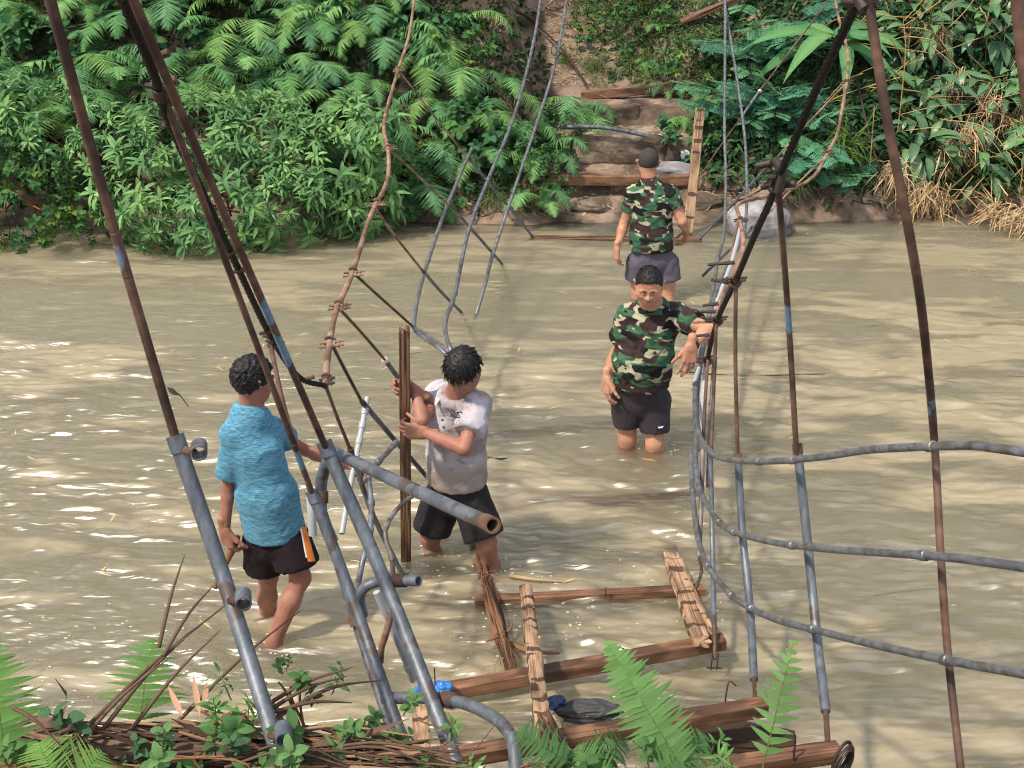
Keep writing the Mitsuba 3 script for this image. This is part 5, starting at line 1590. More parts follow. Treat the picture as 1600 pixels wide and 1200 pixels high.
# --- right side
k0 = ['feather_leaf_kind_%d' % i for i in range(4)]
for (px0, py0, n, lab) in ((1165, 90, 15, 'upper feathery blue green shrub right of the two grey wires'), (1215, 165, 18, 'middle feathery blue green shrub behind the black cable'), (1150, 175, 13, 'feathery blue green shrub touching the two grey wires'), (1265, 245, 12, 'lowest feathery shrub above the boulder'), (1245, 60, 10, 'feathery shrub under the long broad leaves')):
    k = name('feathery_shrub')
    p = bank_hit(px0, py0) + [0, -.05, .05]
    for i in range(n):
        a = -math.pi / 2 + rgs.uniform(-1.5, 1.5); e = rgs.uniform(-.25, .55)
        d = np.array([math.cos(a) * math.cos(e), math.sin(a) * math.cos(e), math.sin(e)])
        q = p + np.array([rgs.normal(0, .17), rgs.normal(-.05, .08), rgs.normal(.05, .14)])
        inst(k + '__leaf', k0[rgs.integers(4)], M4(q, d, (0, -.35, 1), .75 + .35 * rgs.random()))
    stems(k, bank_hit(px0, py0) - [0, 0, .1], [(p, (.25, .2, .25))], rgs, 4, .009)
    tag(k, lab, 'shrub')
k = name('ginger_plant')
p = bank_hit(1290, 75) + [0, -.25, .12]
for i, (a, e) in enumerate(((-2.6, .5), (-2.9, .15), (-.4, .45), (-.1, .25), (-1.2, .6), (-2.1, .35), (-.8, .15), (.1, .6), (-3.2, .55), (-1.7, .2), (-.35, -.1))):
    d = np.array([math.cos(a) * math.cos(e), math.sin(a) * math.cos(e), math.sin(e)])
    inst(k + '__leaf', f'ginger_leaf_kind_{i % 3}', M4(p + rgs.normal(0, .06, 3), d, (0, -.6, 1), .85 + .3 * rgs.random()))
tag(k, 'plant with long broad arching green leaves behind the top of the black cable', 'plant')
for (px0, py0, n, rr, lab) in ((1425, 60, 46, .50, 'glossy dark leaved shrub between the right brown bars, top'), (1530, 60, 52, .52, 'glossy dark leaved shrub in the top right corner'), (1440, 175, 50, .48, 'glossy dark leaved shrub just right of the long brown bar'), (1550, 170, 50, .50, 'glossy dark leaved shrub at the right edge, among dry stalks'), (1420, 240, 28, .38, 'low glossy plant above the waterline right of the long bar'), (1520, 265, 28, .40, 'low glossy plant above the hanging straw at the right')):
    k = name('glossy_shrub')
    p = bank_hit(px0, py0) + [0, -.12, .05]
    for i in range(n):
        u = unit(rgs.normal(size=3) + [0, -.6, .2])
        q = p + u * np.array([rr, .25, rr * .8]) * (.5 + .5 * rgs.random())
        d = unit(u + np.array([0, -.2, -.1]) + rgs.normal(0, .3, 3))
        inst(k + '__leaf', f'glossy_leaf_kind_{rgs.integers(3)}', M4(q, d, (0, -.5, 1), .7 + .5 * rgs.random()))
    stems(k, bank_hit(px0, py0) - [0, 0, .1], [(p, (rr, .3, rr))], rgs, 6, .009)
    tag(k, lab, 'shrub')


def strips(n, origin, dirs, L, w, rg, droop=1.5, colr=((.34, .25, .14), (.22, .15, .09)), jitter=.05, n_seg=4, fold=.1):
    P_, C_ = [], []
    for i in range(n):
        d = unit(np.asarray(dirs) + rg.normal(0, .45, 3))
        b = blade(L * (.5 + .8 * rg.random()), w * (.6 + .8 * rg.random()), n_seg, fold, droop * (.4 + rg.random()), prof=lambda s: np.clip(1.02 - s ** 2, .05, 1), lift=rg.normal(0, .3))
        P_.append(xf(b, M4(np.asarray(origin) + rg.normal(0, jitter, 3), d, (rg.normal() * .5, rg.normal() * .5, 1))))
        t = rg.random()
        C_.append(np.tile(np.array(colr[0]) * t + np.array(colr[1]) * (1 - t), (len(b[0]), 1)))
    return cat(*P_), np.vstack(C_)


def add_vc(key, mc, bsdf, label=None, cat_=None, group=None, kind=None):
    return add(key, mc[0], bsdf, True, label, cat_, group, kind, color=mc[1])


rgd = np.random.default_rng(88)
for i, (px, py, lab) in enumerate(((1445, 60, 'straw clump hanging high beside the long brown bar'), (1480, 135, 'straw clump tangled among dark glossy leaves'), (1530, 165, 'pale straw clump right of the dark glossy leaves'), (1470, 240, 'big dry straw clump hanging above the water'), (1500, 215, 'second dry straw clump above the water, close to another'), (1575, 195, 'dry straw clump at the right edge, mid height'),
                                   (1425, 300, 'straw clump touching the water right of the long brown bar'), (1455, 320, 'straw clump trailing in the water'), (1545, 330, 'matted straw lying on the water at the right'), (1585, 345, 'matted straw at the right edge, lowest on the water'), (1385, 275, 'small brown dry clump just left of others'), (1590, 90, 'straw clump near the top right corner'))):
    p = bank_hit(px, py) if py < 310 else G(px, py, .06)
    p = p + np.array([0, -.22, .10])
    low = py > 310
    add_vc(name('straw_clump'), strips(130, p, (0, -.35, -.55) if not low else (-.5, -.3, -.05), .32, .010, rgd, 1.6 if not low else .5, ((.50, .37, .21), (.26, .17, .10)), .07), 'dry', lab, 'dry straw')
tt = []
for i in range(64):
    px, py = rgd.uniform(1330, 1620), rgd.uniform(-20, 315)
    p = bank_hit(px, py) + np.array([0, -.25 - .25 * rgd.random(), .1])
    d = unit([rgd.normal(), .15 * rgd.normal(), rgd.normal() * .7]); L = rgd.uniform(.4, 1.2)
    m = p + d * L * .5 + np.array([0, -.05, .12 * rgd.normal()])
    v = tube(catmull([p, m, p + d * L + [0, 0, -.12 * rgd.random()]], 6), [.006, .005, .0025], 5)
    c = np.array([(.42, .27, .10), (.30, .18, .08), (.36, .28, .15)][i % 3]) * rgd.uniform(.7, 1.1)
    add_vc(name('dry_stalk'), (v, np.tile(c, (len(v[0]), 1))), 'dry', f"thin dry stalk {('just right of', 'well right of', 'far right of')[int(np.digitize(px, (1420, 1520)))]} the long brown bar, {('near the top', 'half way up the bank', 'low')[int(np.digitize(py, (90, 200)))]}", 'dry stalk', 'dry stalks tangled on the right bank')
add_vc(name('grass_tuft'), strips(90, bank_hit(1312, 235) + [0, -.1, .1], (-.1, -.6, .35), .42, .014, rgd, 2.0, ((.16, .26, .06), (.07, .15, .045)), .06, 6), 'leaf_thin', 'tuft of long green grass hanging to the water right of the boulder', 'grass')
add_vc(name('grass_tuft'), strips(60, bank_hit(1240, 285) + [0, -.05, .05], (-.1, -.5, .6), .34, .010, rgd, 1.8, ((.14, .24, .06), (.07, .15, .045)), .05, 6), 'leaf_thin', 'grass tuft just above the boulder', 'grass')
for px, py, lab in ((700, 330, 'grass tuft on the mud below the leaning rails'), (770, 310, 'grass tuft hanging over the mud by the middle rail'), (845, 300, 'grass tuft at the left end of the lowest step plank'), (880, 90, 'grass tuft left of the upper path'), (930, 105, 'grass tuft right of the upper path')):
    add_vc(name('grass_tuft'), strips(70, bank_hit(px, py) + [0, -.04, .03], (0, -.5, .7), .24, .008, rgd, 1.8, ((.13, .22, .06), (.06, .13, .04)), .05, 5), 'leaf_thin', lab, 'grass')
gm, gc = [], []
for i in range(5200):
    px, py = rgd.uniform(1100, 1640), rgd.uniform(-30, 285)
    p = bank_hit(px, py)
    b = blade(.08 + .11 * rgd.random(), .025 + .03 * rgd.random(), 4, .2, 1.2)
    d = unit([rgd.normal(), -.6 + .4 * rgd.normal(), -.1 + .5 * rgd.normal()])
    gm.append(xf(b, M4(p + [0, -.10 * rgd.random(), .06 * rgd.random()], d, (rgd.normal() * .3, -.5, 1))))
    gc.append(np.tile(np.array([(.035, .085, .04), (.045, .11, .05), (.025, .06, .03), (.07, .13, .05)][rgd.integers(4)]) * rgd.uniform(.7, 1.25), (len(b[0]), 1)))
add_vc('undergrowth', (cat(*gm), np.vstack(gc)), 'leaf_thin', 'dark undergrowth on the right side of the far bank', None, None, 'stuff')
# grass and leaf litter: what nobody could count
gm, gc = [], []
for i in range(330):
    px, py = rgd.uniform(895, 1135), rgd.uniform(-10, 135)
    if px < 905 + (135 - py) * -.10 + 30 * rgd.random():
        continue
    a, b = strips(9, bank_hit(px, py), (0, -.35, .8), .17, .008, rgd, 1.7, ((.15, .25, .07), (.075, .155, .045)), .03, 4)
    gm.append(a); gc.append(b)
add_vc('slope_grass', (cat(*gm), np.vstack(gc)), 'leaf_thin', 'short grass covering the slope right of the dirt path', None, None, 'stuff')
gm, gc = [], []
n_ = 19000
PXY = np.stack([rgd.uniform(-40, 1640, n_), rgd.uniform(-30, 345, n_)], -1)
for px, py in PXY:
    p = bank_hit(px, py)
    if p[1] > 15 or p[2] < .1:
        continue
    path = 840 + .13 * (py) < px < 1085 and py > 128 or (835 + .33 * py - 12 < px < 905 + .42 * py and py <= 135)
    if path:
        continue
    if (py > 305 or (1090 < px < 1330 and py > 270)) and rgd.random() < .8:
        continue
    b = blade(.05 + .09 * rgd.random() ** 2, .02 + .03 * rgd.random(), 3, .2, 1.0)
    d = unit([rgd.normal(), -.7 + .4 * rgd.normal(), .1 + .5 * rgd.normal()])
    gm.append(xf(b, M4(p + [0, -.05 * rgd.random(), .05 * rgd.random()], d, (rgd.normal() * .3, -.4, 1))))
    gc.append(np.tile(np.array([(.028, .063, .025), (.036, .082, .032), (.022, .05, .022), (.06, .11, .036)][rgd.integers(4)]) * rgd.uniform(.7, 1.25), (len(b[0]), 1)))
add_vc('ground_cover', (cat(*gm), np.vstack(gc)), 'leaf_thin', 'small creeping leaves covering the earth of the far bank', None, None, 'stuff')
gm, gc = [], []
for i in range(1500):
    u = rgd.random()
    if u < .45:
        px, py = rgd.uniform(835, 960), rgd.uniform(-10, 135)
    elif u < .7:
        px, py = rgd.uniform(600, 1100), rgd.uniform(290, 338)
    elif u < .88:
        px, py = rgd.uniform(1090, 1330), rgd.uniform(235, 322)
    else:
        px, py = rgd.uniform(880, 1090), rgd.uniform(150, 300)
    p = bank_hit(px, py)
    if p[2] < .04:
        continue
    b = blade(.05 + .13 * rgd.random(), .010 + .02 * rgd.random() * (rgd.random() < .3), 3, .25, .8 * rgd.normal())
    d = unit([rgd.normal(), rgd.normal() * .5 - .3, .25 * rgd.normal()])
    gm.append(xf(b, M4(p + [0, 0, .012], d, bank_normal(p))))
    gc.append(np.tile(np.array([(.33, .24, .15), (.20, .13, .08), (.12, .075, .05), (.42, .33, .22)][rgd.integers(4)]) * rgd.uniform(.6, 1.1), (len(b[0]), 1)))
add_vc('leaf_litter', (cat(*gm), np.vstack(gc)), 'dry', 'dead leaves and straw lying on the path, the steps and the mud', None, None, 'stuff')
# exposed roots and twigs above the waterline
for (x0, x1, y0, y1, n, lab, gr) in ((610, 890, 285, 335, 46, 'thin dark root or twig on the mud below the thicket', 'roots at the left waterline'), (1095, 1340, 235, 318, 70, 'thin dark root or twig on the bank above the boulder', 'roots above the boulder')):
    for i in range(n):
        p = bank_hit(rgd.uniform(x0, x1), rgd.uniform(y0, y1)) + [0, -.02, .02]
        d = unit([rgd.normal(), -.2 * rgd.random(), .5 * rgd.normal() - .1]); L = rgd.uniform(.15, .5)
        add(name('root'), tube(catmull([p, p + d * L * .5 + rgd.normal(0, .03, 3), p + d * L + rgd.normal(0, .03, 3)], 4), [.006, .005, .002], 5), 'rotten_plain', True, lab, 'root', gr)


# --- steps, stones, boulder, rubbish on the far bank
def rock(c, r, seed, amp=.35, sub=4, flat=None):
    m = trimesh.creation.icosphere(sub)
    v = m.vertices.copy()
    v = np.sign(v) * np.abs(v) ** .8
    n = meshkit.fbm(v * 1.3 + seed * 3.7, 4, seed) - .5
    n2 = meshkit.fbm(v * 6 + seed, 3, seed + 5) - .5
    v = v * (1 + amp * 1.6 * n + .06 * n2)[:, None]
    return v * np.asarray(r) + np.asarray(c), m.faces


def stepblock(x0, x1, y0, y1, z0, z1, seed):
    m = trimesh.creation.box((1, 1, 1))
    for _ in range(5):
        m = m.subdivide()
    v = m.vertices * 2
    v = v / (np.sum(np.abs(v) ** 10, -1, keepdims=True) ** .1) * 1.0
    v = v * .5 + .5
    v = np.array([x0, y0, z0]) + v * np.array([x1 - x0, y1 - y0, z1 - z0])
    n = np.array(m.vertices) / np.linalg.norm(m.vertices, axis=1, keepdims=True)
    return v + n * (0.07 * (meshkit.fbm(v * 5, 4, seed) - .5) + .02 * (meshkit.fbm(v * 22, 3, seed) - .5))[:, None], m.faces


add(name('stone_step'), stepblock(.62, 1.62, 11.46, 12.05, .36, .68, 3), 'stone', True, 'rough grey brown stone step under the bluish pipe', 'step')
add(name('stone_step'), stepblock(.55, 1.40, 12.02, 12.5, .66, .89, 4), 'dirt', True, 'dark stone step just below the reddish plank', 'step')
add(name('stone_step'), stepblock(.70, 1.92, 11.06, 11.5, .12, .335, 5), 'dirt', True, 'low flat stone step behind the orange brown plank', 'step')
add(name('stone'), rock(W(920, 322, 10.85), (.22, .16, .09), 7), 'stone', True, 'flat dark stone at the water edge left of the back turned man', 'stone')
add(name('stone'), rock(W(1085, 318, 10.9), (.26, .18, .12), 8), 'stone', True, 'dark stone at the foot of the tall weathered plank', 'stone')
add(name('stone'), rock(W(1045, 268, 11.25), (.30, .16, .10), 9), 'boulder', True, 'grey stone beside the head of the back turned man', 'stone')
add(name('stone'), rock(W(545, 322, 10.45), (.20, .18, .14), 10), 'stone', True, 'dark stone at the waterline below the narrow leaved shrub', 'stone')
add(name('boulder'), rock(W(1187, 345, 10.25) + [0, 0.05, -.05], (.30, .27, .22), 12, .22, 5), 'boulder', True, 'pale grey boulder standing in the water at the right', 'boulder')
add(name('grey_pipe'), tube([W(868, 199, 11.45), W(940, 199, 11.42), W(1012, 212, 11.40)], .022, 10, 4), 'galv', 40, 'bluish pipe lying across the middle stone step', 'pipe')
add(name('plastic_scrap'), crumple(bank_hit(1028, 222) + [0, -.03, .04], .09, .04, .06, 4, .7), 'pink_plastic', True, 'pinkish plastic scrap at the right end of the bluish pipe', 'rubbish')
add(name('plastic_scrap'), crumple(bank_hit(1070, 246) + [0, -.03, .03], .05, .03, .05, 6, .6), 'white_thing', True, 'small white plastic scrap left of the tall weathered plank', 'rubbish')
b0 = bank_hit(889, 268) + [0, -.04, .0]
add(name('plastic_bottle'), cat(tube([b0, b0 + [0, 0, .13]], .032, 14), tube([b0 + [0, 0, .13], b0 + [0, -.005, .165], b0 + [0, -.006, .20]], [.032, .016, .014], 14)), 'pvc', 40, 'pale plastic bottle standing at the left end of the orange brown plank', 'bottle')
add(name('plastic_scrap'), crumple(bank_hit(494, 266) + [0, -.05, .0], .05, .03, .09, 9, .5), 'pink_plastic', True, 'greyish scrap on the dark earth beside the big shrub', 'rubbish')
# a dark trunk in the ferns and the brown stems on the slope
tr = [bank_hit(428, 70) + [0, .1, -.1], bank_hit(425, 20) + [0, 0, .1], bank_hit(420, -20) + [0, 0, .5], bank_hit(415, -30) + [0, .3, 2.5]]
k = name('tree')
add(k + '__trunk', tube(catmull(tr, 6), [.13, .12, .11, .09], 12, bump=.5), 'rotten_plain', True)
tag(k, 'dark tree trunk standing among the ferns at the top left', 'tree')
for pts, r, lab in (((( 775, 20), (830, 45), (880, 95), (915, 145)), .016, 'brown branch lying from the path to the reddish plank'), (((660, 40), (720, 75), (765, 130), (800, 185), (830, 225)), .013, 'long bent dark branch through the thicket'), (((1330, 140), (1350, 230), (1372, 300)), .012, 'dark stem on the slope right of the black cable')):
    add(name('branch'), tube(catmull([bank_hit(*q) + [0, -.16, .12] for q in pts], 6), [r, r * .9, r * .6], 7, bump=.3), 'rotten_plain', True, lab, 'branch')
add(name('branch'), tube([bank_hit(1430, 262) + [0, -.1, .05], G(1525, 312, .08)], [.018, .012], 8, 4), 'straw_plain', True, 'pale bare pole slanting down to the water at the right', 'branch')
# ---------------------------------------------------------------- the near bank
rgn = np.random.default_rng(202)


def near_hit(px, py):
    r = ray(px, py)
    t = np.arange(0.3, 4.5, 0.012) / r[1]
    q = CAM[None] + r[None] * t[:, None]
    dz = q[:, 2] - near_z(q[:, 0], q[:, 1])
    i = np.argmax(dz < 0)
    return q[i] if dz[i] < 0 else q[-1]


def near_fern(base, tip, wid, pairs, lab, tint, ang=1.25, lobed=True, droop=.35, shape='long', face=None, pin=None):
    b, t = P(*base), P(*tip)
    L = np.linalg.norm(t - b)
    m, c = frond(L * 1.03, wid, pairs, rgn, droop, ang, shape=shape, lobed=lobed, tint=tint, pdroop=.35, pin_w=pin)
    x = unit(t - b)
    n = unit(CAM - b) if face is None else np.asarray(face)
    k = name('fern')
    M = M4(b, unit(x + n * droop * .35), n)
    scene[k + '__frond'] = mikit.ply(xf(m, M), 'leaf_thin', True, color=c)
    tag(k, lab, 'fern')
    return k


near_fern((1080, 1225, 2.35), (952, 1008, 2.42), .165, 29, 'tall toothed fern frond standing at the bottom centre, before the second crossbeam', (.10, .195, .068), 1.5, pin=.0165)
near_fern((1188, 1215, 2.6), (1240, 1002, 2.75), .135, 12, 'small fern frond at the end of the second crossbeam', (.105, .205, .07), 1.2, pin=.018, lobed=False)
near_fern((12, 1225, 2.2), (-14, 1000, 2.3), .19, 24, 'fern frond cut by the left edge at the bottom', (.105, .215, .06), 1.45, pin=.013)
near_fern((215, 1150, 2.45), (236, 1000, 2.6), .20, 12, 'fern frond among the dry stalks left of the first post', (.10, .20, .06), 1.4, pin=.017)
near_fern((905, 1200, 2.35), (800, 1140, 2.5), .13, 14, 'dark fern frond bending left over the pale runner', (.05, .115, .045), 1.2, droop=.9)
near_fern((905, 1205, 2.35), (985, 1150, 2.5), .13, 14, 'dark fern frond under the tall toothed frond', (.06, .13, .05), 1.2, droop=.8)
near_fern((1010, 1220, 2.3), (1110, 1150, 2.45), .16, 18, 'low fern frond leaning right at the bottom centre', (.085, .18, .06), 1.2, droop=.6)
near_fern((960, 1225, 2.3), (900, 1165, 2.4), .14, 14, 'low fern frond at the foot of the tall toothed frond', (.08, .17, .055), 1.2, droop=.6)
near_fern((90, 1225, 2.15), (60, 1160, 2.2), .17, 14, 'bright low fern frond at the bottom left corner', (.12, .235, .06), 1.2, droop=.6)
near_fern((110, 1230, 2.15), (160, 1175, 2.2), .16, 12, 'bright low fern frond right of another in the bottom left corner', (.12, .23, .06), 1.2, droop=.8)

for k in range(4):
    tint = [(.09, .185, .065), (.07, .15, .055), (.105, .205, .08), (.055, .12, .06)][k]
    m, c = sprig(rgn, 9, .075, .042, .14, tint, 1.15, droop=1.0, npts=6)
    group_of(f'vine_sprig_kind_{k}', m, c, 'leaf_thin')
for k in range(2):
    m, c = sprig(rgn, 12, .095, .016, .12, [(.10, .22, .07), (.12, .24, .09)][k], 1.1, droop=1.0, npts=5)
    group_of(f'herb_sprig_kind_{k}', m, c, 'leaf_thin')
VK = [f'vine_sprig_kind_{k}' for k in range(4)]
EK = [f'herb_sprig_kind_{k}' for k in range(2)]


def near_plant(px, py, zd, n, sx, sz, kinds, s, lab, cat_='plant', dir_=(0, .1, .8)):
    k = name('low_plant')
    o = P(px, py, zd)
    for i in range(n):
        q = o + np.array([rgn.normal(0, sx), rgn.normal(0, .05), rgn.normal(0, sz)])
        d = unit(np.asarray(dir_) + rgn.normal(0, .45, 3))
        inst(k + '__sprig', kinds[rgn.integers(len(kinds))], M4(q, d, (rgn.normal() * .4, -.7, .6), s * (.7 + .5 * rgn.random())))
    scene[k + '__stem'] = mikit.ply(cat(*[tube(catmull([o + [rgn.normal(0, sx * .4), .0, -.12], o + [rgn.normal(0, sx), 0, 0], o + [rgn.normal(0, sx), .0, sz * 1.2]], 4), [.004, .003, .002], 5) for _ in range(4)]), 'oldwood_plain', True)
    tag(k, lab, cat_)


near_plant(372, 1128, 2.4, 6, .04, .025, EK + VK[:1], .55, 'leafy plant right beside the lowest pipe ring, at its left')
near_plant(455, 1085, 2.5, 5, .035, .03, VK[:3], .34, 'thin sprig with small pale leaves right of the first post')
near_plant(325, 1195, 2.3, 6, .07, .02, VK, .45, 'broad leaved vine on the stalk pile left of the first post foot')
near_plant(235, 1208, 2.25, 5, .06, .02, VK[1:], .45, 'broad leaved plant at the bottom, left of the vine by the post')
near_plant(505, 1170, 2.45, 9, .07, .035, EK + VK, .45, 'tangle of small leaves between the first post and the pipe posts')
near_plant(470, 1210, 2.3, 6, .06, .02, VK, .5, 'leafy plant at the bottom edge just right of the first post foot')
near_plant(590, 1155, 2.65, 9, .05, .05, VK[:3], .36, 'small round leaved vine climbing the slim pipe post')
near_plant(632, 1200, 2.6, 8, .06, .03, VK + EK, .42, 'green plant round the feet of the pipe posts')
near_plant(740, 1218, 2.5, 4, .05, .01, EK, .5, 'low green plant under the bending bottom pipe')
near_plant(862, 1205, 2.45, 6, .05, .02, VK, .42, 'dark leafy plant right of the bending bottom pipe')
near_plant(1000, 1212, 2.35, 5, .06, .02, EK + VK[:2], .42, 'leafy plant at the bottom edge, below the tall toothed fern')
near_plant(1110, 1215, 2.4, 4, .04, .015, EK, .42, 'few small leaves at the bottom edge, left of the small right fern')
near_plant(30, 1205, 2.2, 6, .06, .02, VK, .55, 'leafy plant in the bottom left corner')


def stalk(a, b, r, col, lab, sag=0.0, gr=None):
    p, q = P(*a), P(*b)
    m = (p + q) / 2 + np.array([0, 0, sag])
    v = tube(catmull([p, m, q], 8), [r, r * .8, r * .25], 6)
    add_vc(name('dry_stalk'), (v, np.tile(np.array(col) * rgn.uniform(.8, 1.15), (len(v[0]), 1))), 'dry', lab, 'dry stalk', gr)


BR = (.10, .062, .042)
for a, b, lab in (((248, 1012, 2.5), (289, 866, 2.6), 'upright dry stalk nearest the boy in blue, at the left'), ((255, 1025, 2.45), (333, 915, 2.6), 'dry stalk slanting up to the wooden handle'), ((110, 1160, 2.35), (372, 930, 2.6), 'long dry stalk slanting behind the leftmost post'), ((160, 1140, 2.4), (305, 982, 2.5), 'dry stalk ending left of the middle pipe ring'),
                  ((205, 1140, 2.4), (345, 984, 2.5), 'dry stalk ending just below the middle pipe ring'), ((280, 1125, 2.4), (468, 955, 2.7), 'long thin stalk crossing the foot of the boy in blue'), ((120, 1165, 2.3), (262, 1030, 2.45), 'lower dry stalk behind the fern at the left'), ((410, 1105, 2.45), (552, 1042, 2.5), 'upper dry stalk sticking out right of the first post'),
                  ((420, 1110, 2.42), (540, 1057, 2.5), 'dry stalk just below the upper one right of the first post'), ((425, 1125, 2.4), (600, 1062, 2.6), 'bent dry stalk reaching the slim pipe post'), ((430, 1112, 2.4), (550, 1098, 2.5), 'nearly level dry stalk right of the first post'), ((20, 1105, 2.2), (95, 1165, 2.2), 'dry stalk falling to the right at the left edge')):
    stalk(a, b, .0052, BR, lab, .015 if 'bent' not in lab else .03)
stalk((720, 1200, 2.5), (795, 1105, 2.6), .002, BR, 'thin upright stem right of the bending pipe post foot')
for a, b, lab in (((285, 1120, 2.35), (262, 1070, 2.4), 'pale torn leaf blade standing in the stalk pile, left one'), ((312, 1120, 2.35), (302, 1055, 2.4), 'pale torn leaf blade standing in the stalk pile, middle one'), ((318, 1100, 2.35), (324, 1062, 2.4), 'pale torn leaf blade standing in the stalk pile, right one')):
    p, q = P(*a), P(*b)
    m = blade(np.linalg.norm(q - p) * 1.1, .013, 6, .2, .3)
    add_vc(name('dry_leaf'), (xf(m, M4(p, q - p, CAM - p)), np.tile((.36, .21, .14), (len(m[0]), 1))), 'dry', lab, 'dry leaf')
# the heap of dead stalks, and weeds too small to count
gm, gc = [], []
for i in range(340):
    px, py = rgn.uniform(-60, 620), 1200 - 58 * rgn.random() ** 1.5
    if px > 430:
        py = 1205 - 50 * rgn.random()
    q = near_hit(px, min(py + 18, 1235)) + [0, 0, .015 + .05 * rgn.random()]
    d = unit([1, .12 * rgn.normal(), .10 * rgn.normal()]); L = rgn.uniform(.12, .42)
    if rgn.random() < .3:
        b = blade(L, .018, 5, .2, rgn.normal() * .6)
        b = xf(b, M4(q - d * L / 2, d * rgn.choice([-1, 1]), (0, -.5, 1)))
    else:
        b = tube(catmull([q - d * L / 2, q + [0, 0, .02 * rgn.normal()], q + d * L / 2 + [0, 0, -.02]], 4), [.0038, .0038, .002], 5)
    gm.append(b); gc.append(np.tile(np.array([(.115, .07, .048), (.075, .045, .032), (.20, .125, .075), (.30, .20, .12)][rgn.choice(4, p=[.4, .35, .17, .08])]) * rgn.uniform(.7, 1.2), (len(b[0]), 1)))
add_vc('dead_stalk_heap', (cat(*gm), np.vstack(gc)), 'dry', 'heap of dead brown stalks covering the near bank at the bottom left', None, None, 'stuff')
gm, gc = [], []
for i in range(650):
    px = rgn.uniform(-80, 1300)
    if 660 < px < 800 and rgn.random() < .5:
        continue
    q = near_hit(px, 1222 + 26 * rgn.random() - (34 * rgn.random() if px < 640 else 0)) + [0, 0, .015 + .03 * rgn.random()]
    b = blade(.022 + .03 * rgn.random(), .009 + .013 * rgn.random(), 4, .2, 1.0)
    d = unit([rgn.normal(), rgn.normal() * .6, .4 + .4 * rgn.normal()])
    gm.append(xf(b, M4(q, d, (rgn.normal() * .3, -.5, 1))))
    gc.append(np.tile(np.array([(.07, .16, .05), (.10, .22, .07), (.05, .11, .04)][rgn.integers(3)]) * rgn.uniform(.7, 1.3), (len(b[0]), 1)))
add_vc('near_weeds', (cat(*gm), np.vstack(gc)), 'leaf_thin', 'small weeds growing along the edge of the near bank', None, None, 'stuff')

k = name('hanging_twig')
scene[k + '__twig'] = mikit.ply(tube([P(262, 606, 2.36), P(280, 616, 2.36), P(295, 636, 2.36)], [.002, .0018, .001], 5), 'rotten_plain', True)
m = blade(.028, .012, 4, .2, .4)
scene[k + '__leaf'] = mikit.ply(xf(m, M4(P(262, 606, 2.355), P(276, 616, 2.355) - P(262, 606, 2.355), CAM - P(262, 606, 2.36))), 'rotten_plain', True)
tag(k, 'small withered twig stuck to the leftmost rusty bar above its pipe', 'twig')

# ---------------------------------------------------------------- things in the water
def snag(lab, pts, r, m='oldwood_plain', cat_='branch', base='branch'):
    p = [G(x, y, z) for x, y, z in pts]
    add(name(base), tube(catmull(p, 6), [r, r * .9, r * .4], 8, bump=.5), m, True, lab, cat_)


snag('thin orange brown branch floating above the half sunken crossbeam', ((796, 900, .02), (840, 906, .03), (888, 909, .01)), .010, 'straw_plain')
snag('short branch with a pink end floating right of the rotten runner', ((795, 1005, .02), (830, 1018, .025), (875, 1021, .02)), .012)
snag('twig lying against the rotten runner', ((760, 1002, .05), (795, 985, .06), (800, 965, .08)), .006)
snag('long thin twig floating right of the hanging hand', ((1060, 580, .01), (1150, 587, .015), (1290, 584, .005)), .007, 'rotten_plain')
snag('small twig floating near the belly of the grey polo youth', ((760, 714, .01), (782, 717, .015), (800, 714, .01)), .006, 'rotten_plain')
snag('dark twigs floating below the big shrub', ((490, 362, .03), (520, 372, .05), (556, 382, .02)), .010, 'rotten_plain')
# frayed fibres on the rotten runner
gm, gc = [], []
for o, n in ((G(762, 905, .03), 24), (G(757, 890, .03), 12), (G(784, 1000, .06), 14), (G(793, 1036, .05), 8)):
    a, b = strips(n, o, (-.3, -.5, .1), .11, .004, rgn, 1.5, ((.30, .17, .10), (.10, .06, .04)), .025, 3)
    gm.append(a); gc.append(b)
add_vc('bark_fibres', (cat(*gm), np.vstack(gc)), 'dry', 'frayed bark fibres on the dark rotten runner', None, None, 'stuff')
# snagged rubbish in front of the second crossbeam
k = name('snagged_rubbish')
o = G(905, 1108, .10)
v, f = crumple(o + [.03, 0, -.01], .14, .05, .04, 14, .5, 5)
add(k + '__bundle', (v, f), 'rubbish_grey', True)
add(k + '__blue_cloth', crumple(o + [-.095, .02, .015], .04, .03, .03, 15, .6), 'blue_plastic_dark', True, 'dark blue scrap of cloth')
add(k + '__foam', crumple(o + [-.115, -.05, -.02], .05, .035, .025, 16, .5), 'straw_plain', True, 'pale yellowish foam scrap')
tag(k, 'dark mottled bundle of rubbish snagged between the two lower crossbeams', 'rubbish')
add(name('driftwood'), rock(G(1110, 1152, .15), (.28, .07, .035), 17, .5), 'rotten_plain', True, 'dark wet driftwood between the two nearest crossbeams', 'driftwood')
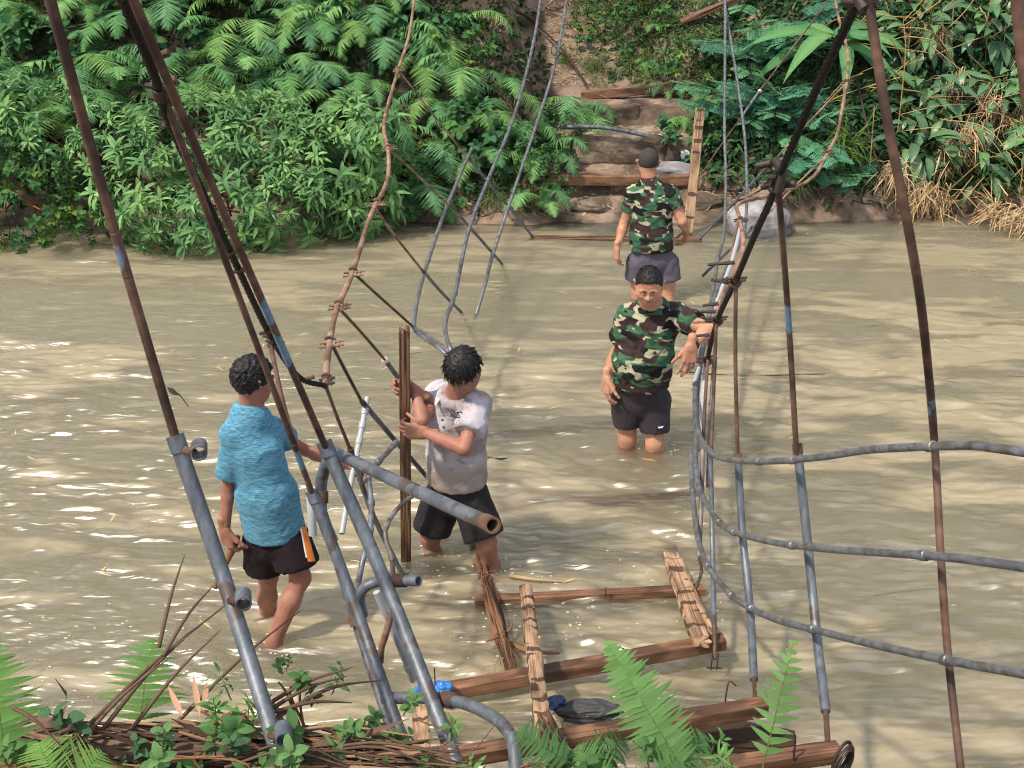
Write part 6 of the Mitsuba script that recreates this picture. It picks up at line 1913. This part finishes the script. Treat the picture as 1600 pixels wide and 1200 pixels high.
# floating straw
for i in range(46):
    px, py = rgn.uniform(20, 1580), rgn.uniform(420, 980)
    q = G(px, py, .022)
    d = unit([rgn.normal(), .6 * rgn.normal(), 0]); L = rgn.uniform(.03, .11)
    b = blade(L, .008, 3, .1, .2)
    add_vc(name('floating_straw'), (xf(b, M4(q, d, (0, 0, 1))), np.tile((.55, .40, .14), (len(b[0]), 1))), 'dry', 'tiny yellow straw or leaf floating on the water', 'straw', 'straws floating on the river')
for (px, py, zoff) in ((760, 440, 0), (768, 447, 0), (752, 452, 0), (770, 458, 0)):
    q = G(px, py, .02)
    b = blade(.16, .012, 3, .1, .1)
    add_vc(name('floating_straw'), (xf(b, M4(q, (1, .15 * rgn.normal(), .05), (0, 0, 1))), np.tile((.60, .43, .18), (len(b[0]), 1))), 'dry', 'yellow straw caught where the right leaning rail enters the water', 'straw', 'straws caught on the leaning rail')
# foam and small bubbles where the water breaks on legs and timbers
gm = []
ico = trimesh.creation.icosphere(1)
for c_, n, sp in [(q, 14, .06) for q in FEET] + [(G(760, 1000), 26, .12), (G(835, 960), 26, .14), (G(1060, 940), 14, .10), (G(640, 893), 26, .06), (G(880, 900), 16, .25), (G(790, 930), 24, .15), (G(900, 1080), 20, .12), (G(1185, 362), 30, .2), (G(150, 1020), 50, .25)]:
    for i in range(n):
        a = rgn.uniform(0, 2 * np.pi); rr = sp * (.75 + .5 * abs(rgn.normal()))
        q = np.array([c_[0] + rr * math.cos(a) * 1.3 + .05, c_[1] + rr * math.sin(a), 0.0])
        q[2] = float(wave_z(np.array([q[0]]), np.array([q[1]]))[0]) + .001
        s = rgn.uniform(.002, .0055)
        gm.append((ico.vertices * [s * 1.6, s, s * .5] + q, ico.faces))
add('foam', cat(*gm), 'foam_white', True, 'flecks of white foam round legs and timbers', None, None, 'stuff')

# ---------------------------------------------------------------- trees of the river forest, out of view, placed to darken reflections in the water
def unseen_forest_tree(x, y, h, cx, cy, r, n, lab, seed):
    rg = np.random.default_rng(seed)
    k = name('unseen_forest_tree')
    z0 = float(far_z(np.array(x), np.array(y)))
    top = np.array([x + cx, y + cy, h])
    b0 = np.array([x, y, z0 - .2])
    ps = [tube(catmull([b0, b0 * .6 + top * .4 + rg.normal(0, .2, 3) * [1, 1, 0], top], 8), [.22, .17, .09], 10, bump=.3)]
    lobes = []
    for i in range(9):
        e = top + rg.normal(0, .55, 3) * r
        lobes.append(e)
        s = b0 * .35 + top * .65
        ps.append(tube(catmull([s, (s + e) / 2 + rg.normal(0, .15, 3), e], 5), [.07, .05, .02], 6))
    scene[k + '__trunk'] = mikit.ply(cat(*ps), 'rotten_plain', True)
    c = np.array(lobes)[rg.integers(0, 9, n)] + rg.normal(0, .30, (n, 3)) * np.asarray(r)
    d = rg.normal(size=(n, 3)); d /= np.linalg.norm(d, axis=1, keepdims=True)
    e = np.cross(d, rg.normal(size=(n, 3))); e /= np.linalg.norm(e, axis=1, keepdims=True)
    L = rg.uniform(.14, .26, (n, 1)); 
    v = np.stack([c - d * L, c + e * L * .45, c + d * L, c - e * L * .45], 1).reshape(-1, 3)
    i = np.arange(n) * 4
    f = np.vstack([np.stack([i, i + 1, i + 2], -1), np.stack([i, i + 2, i + 3], -1)])
    col = np.repeat(np.array([.05, .11, .04]) * rg.uniform(.6, 1.4, (n, 1)), 4, 0)
    scene[k + '__crown'] = mikit.ply((v, f), 'leaf_thin', False, color=col)
    tag(k, lab, 'tree')


for i, (x, y, h) in enumerate(((-11, 16.5, 7.5), (-6.5, 17.0, 8.5), (-2.2, 17.5, 8.0), (2.4, 19.0, 8.5), (6.4, 17.0, 7.5), (10.5, 16.5, 8.0), (14.5, 17.5, 8.5), (-15.5, 17.5, 8.5))):
    unseen_forest_tree(x, y, h, 0, -.4, (2.1, 1.5, 1.7), 3000, ('tree', 'tall tree', 'wide tree', 'dense tree', 'leafy tree', 'green tree', 'dark tree', 'old tree')[i] + ' of the unseen forest that darkens the river reflection, number %d from the left' % (i + 1), 20 + i)
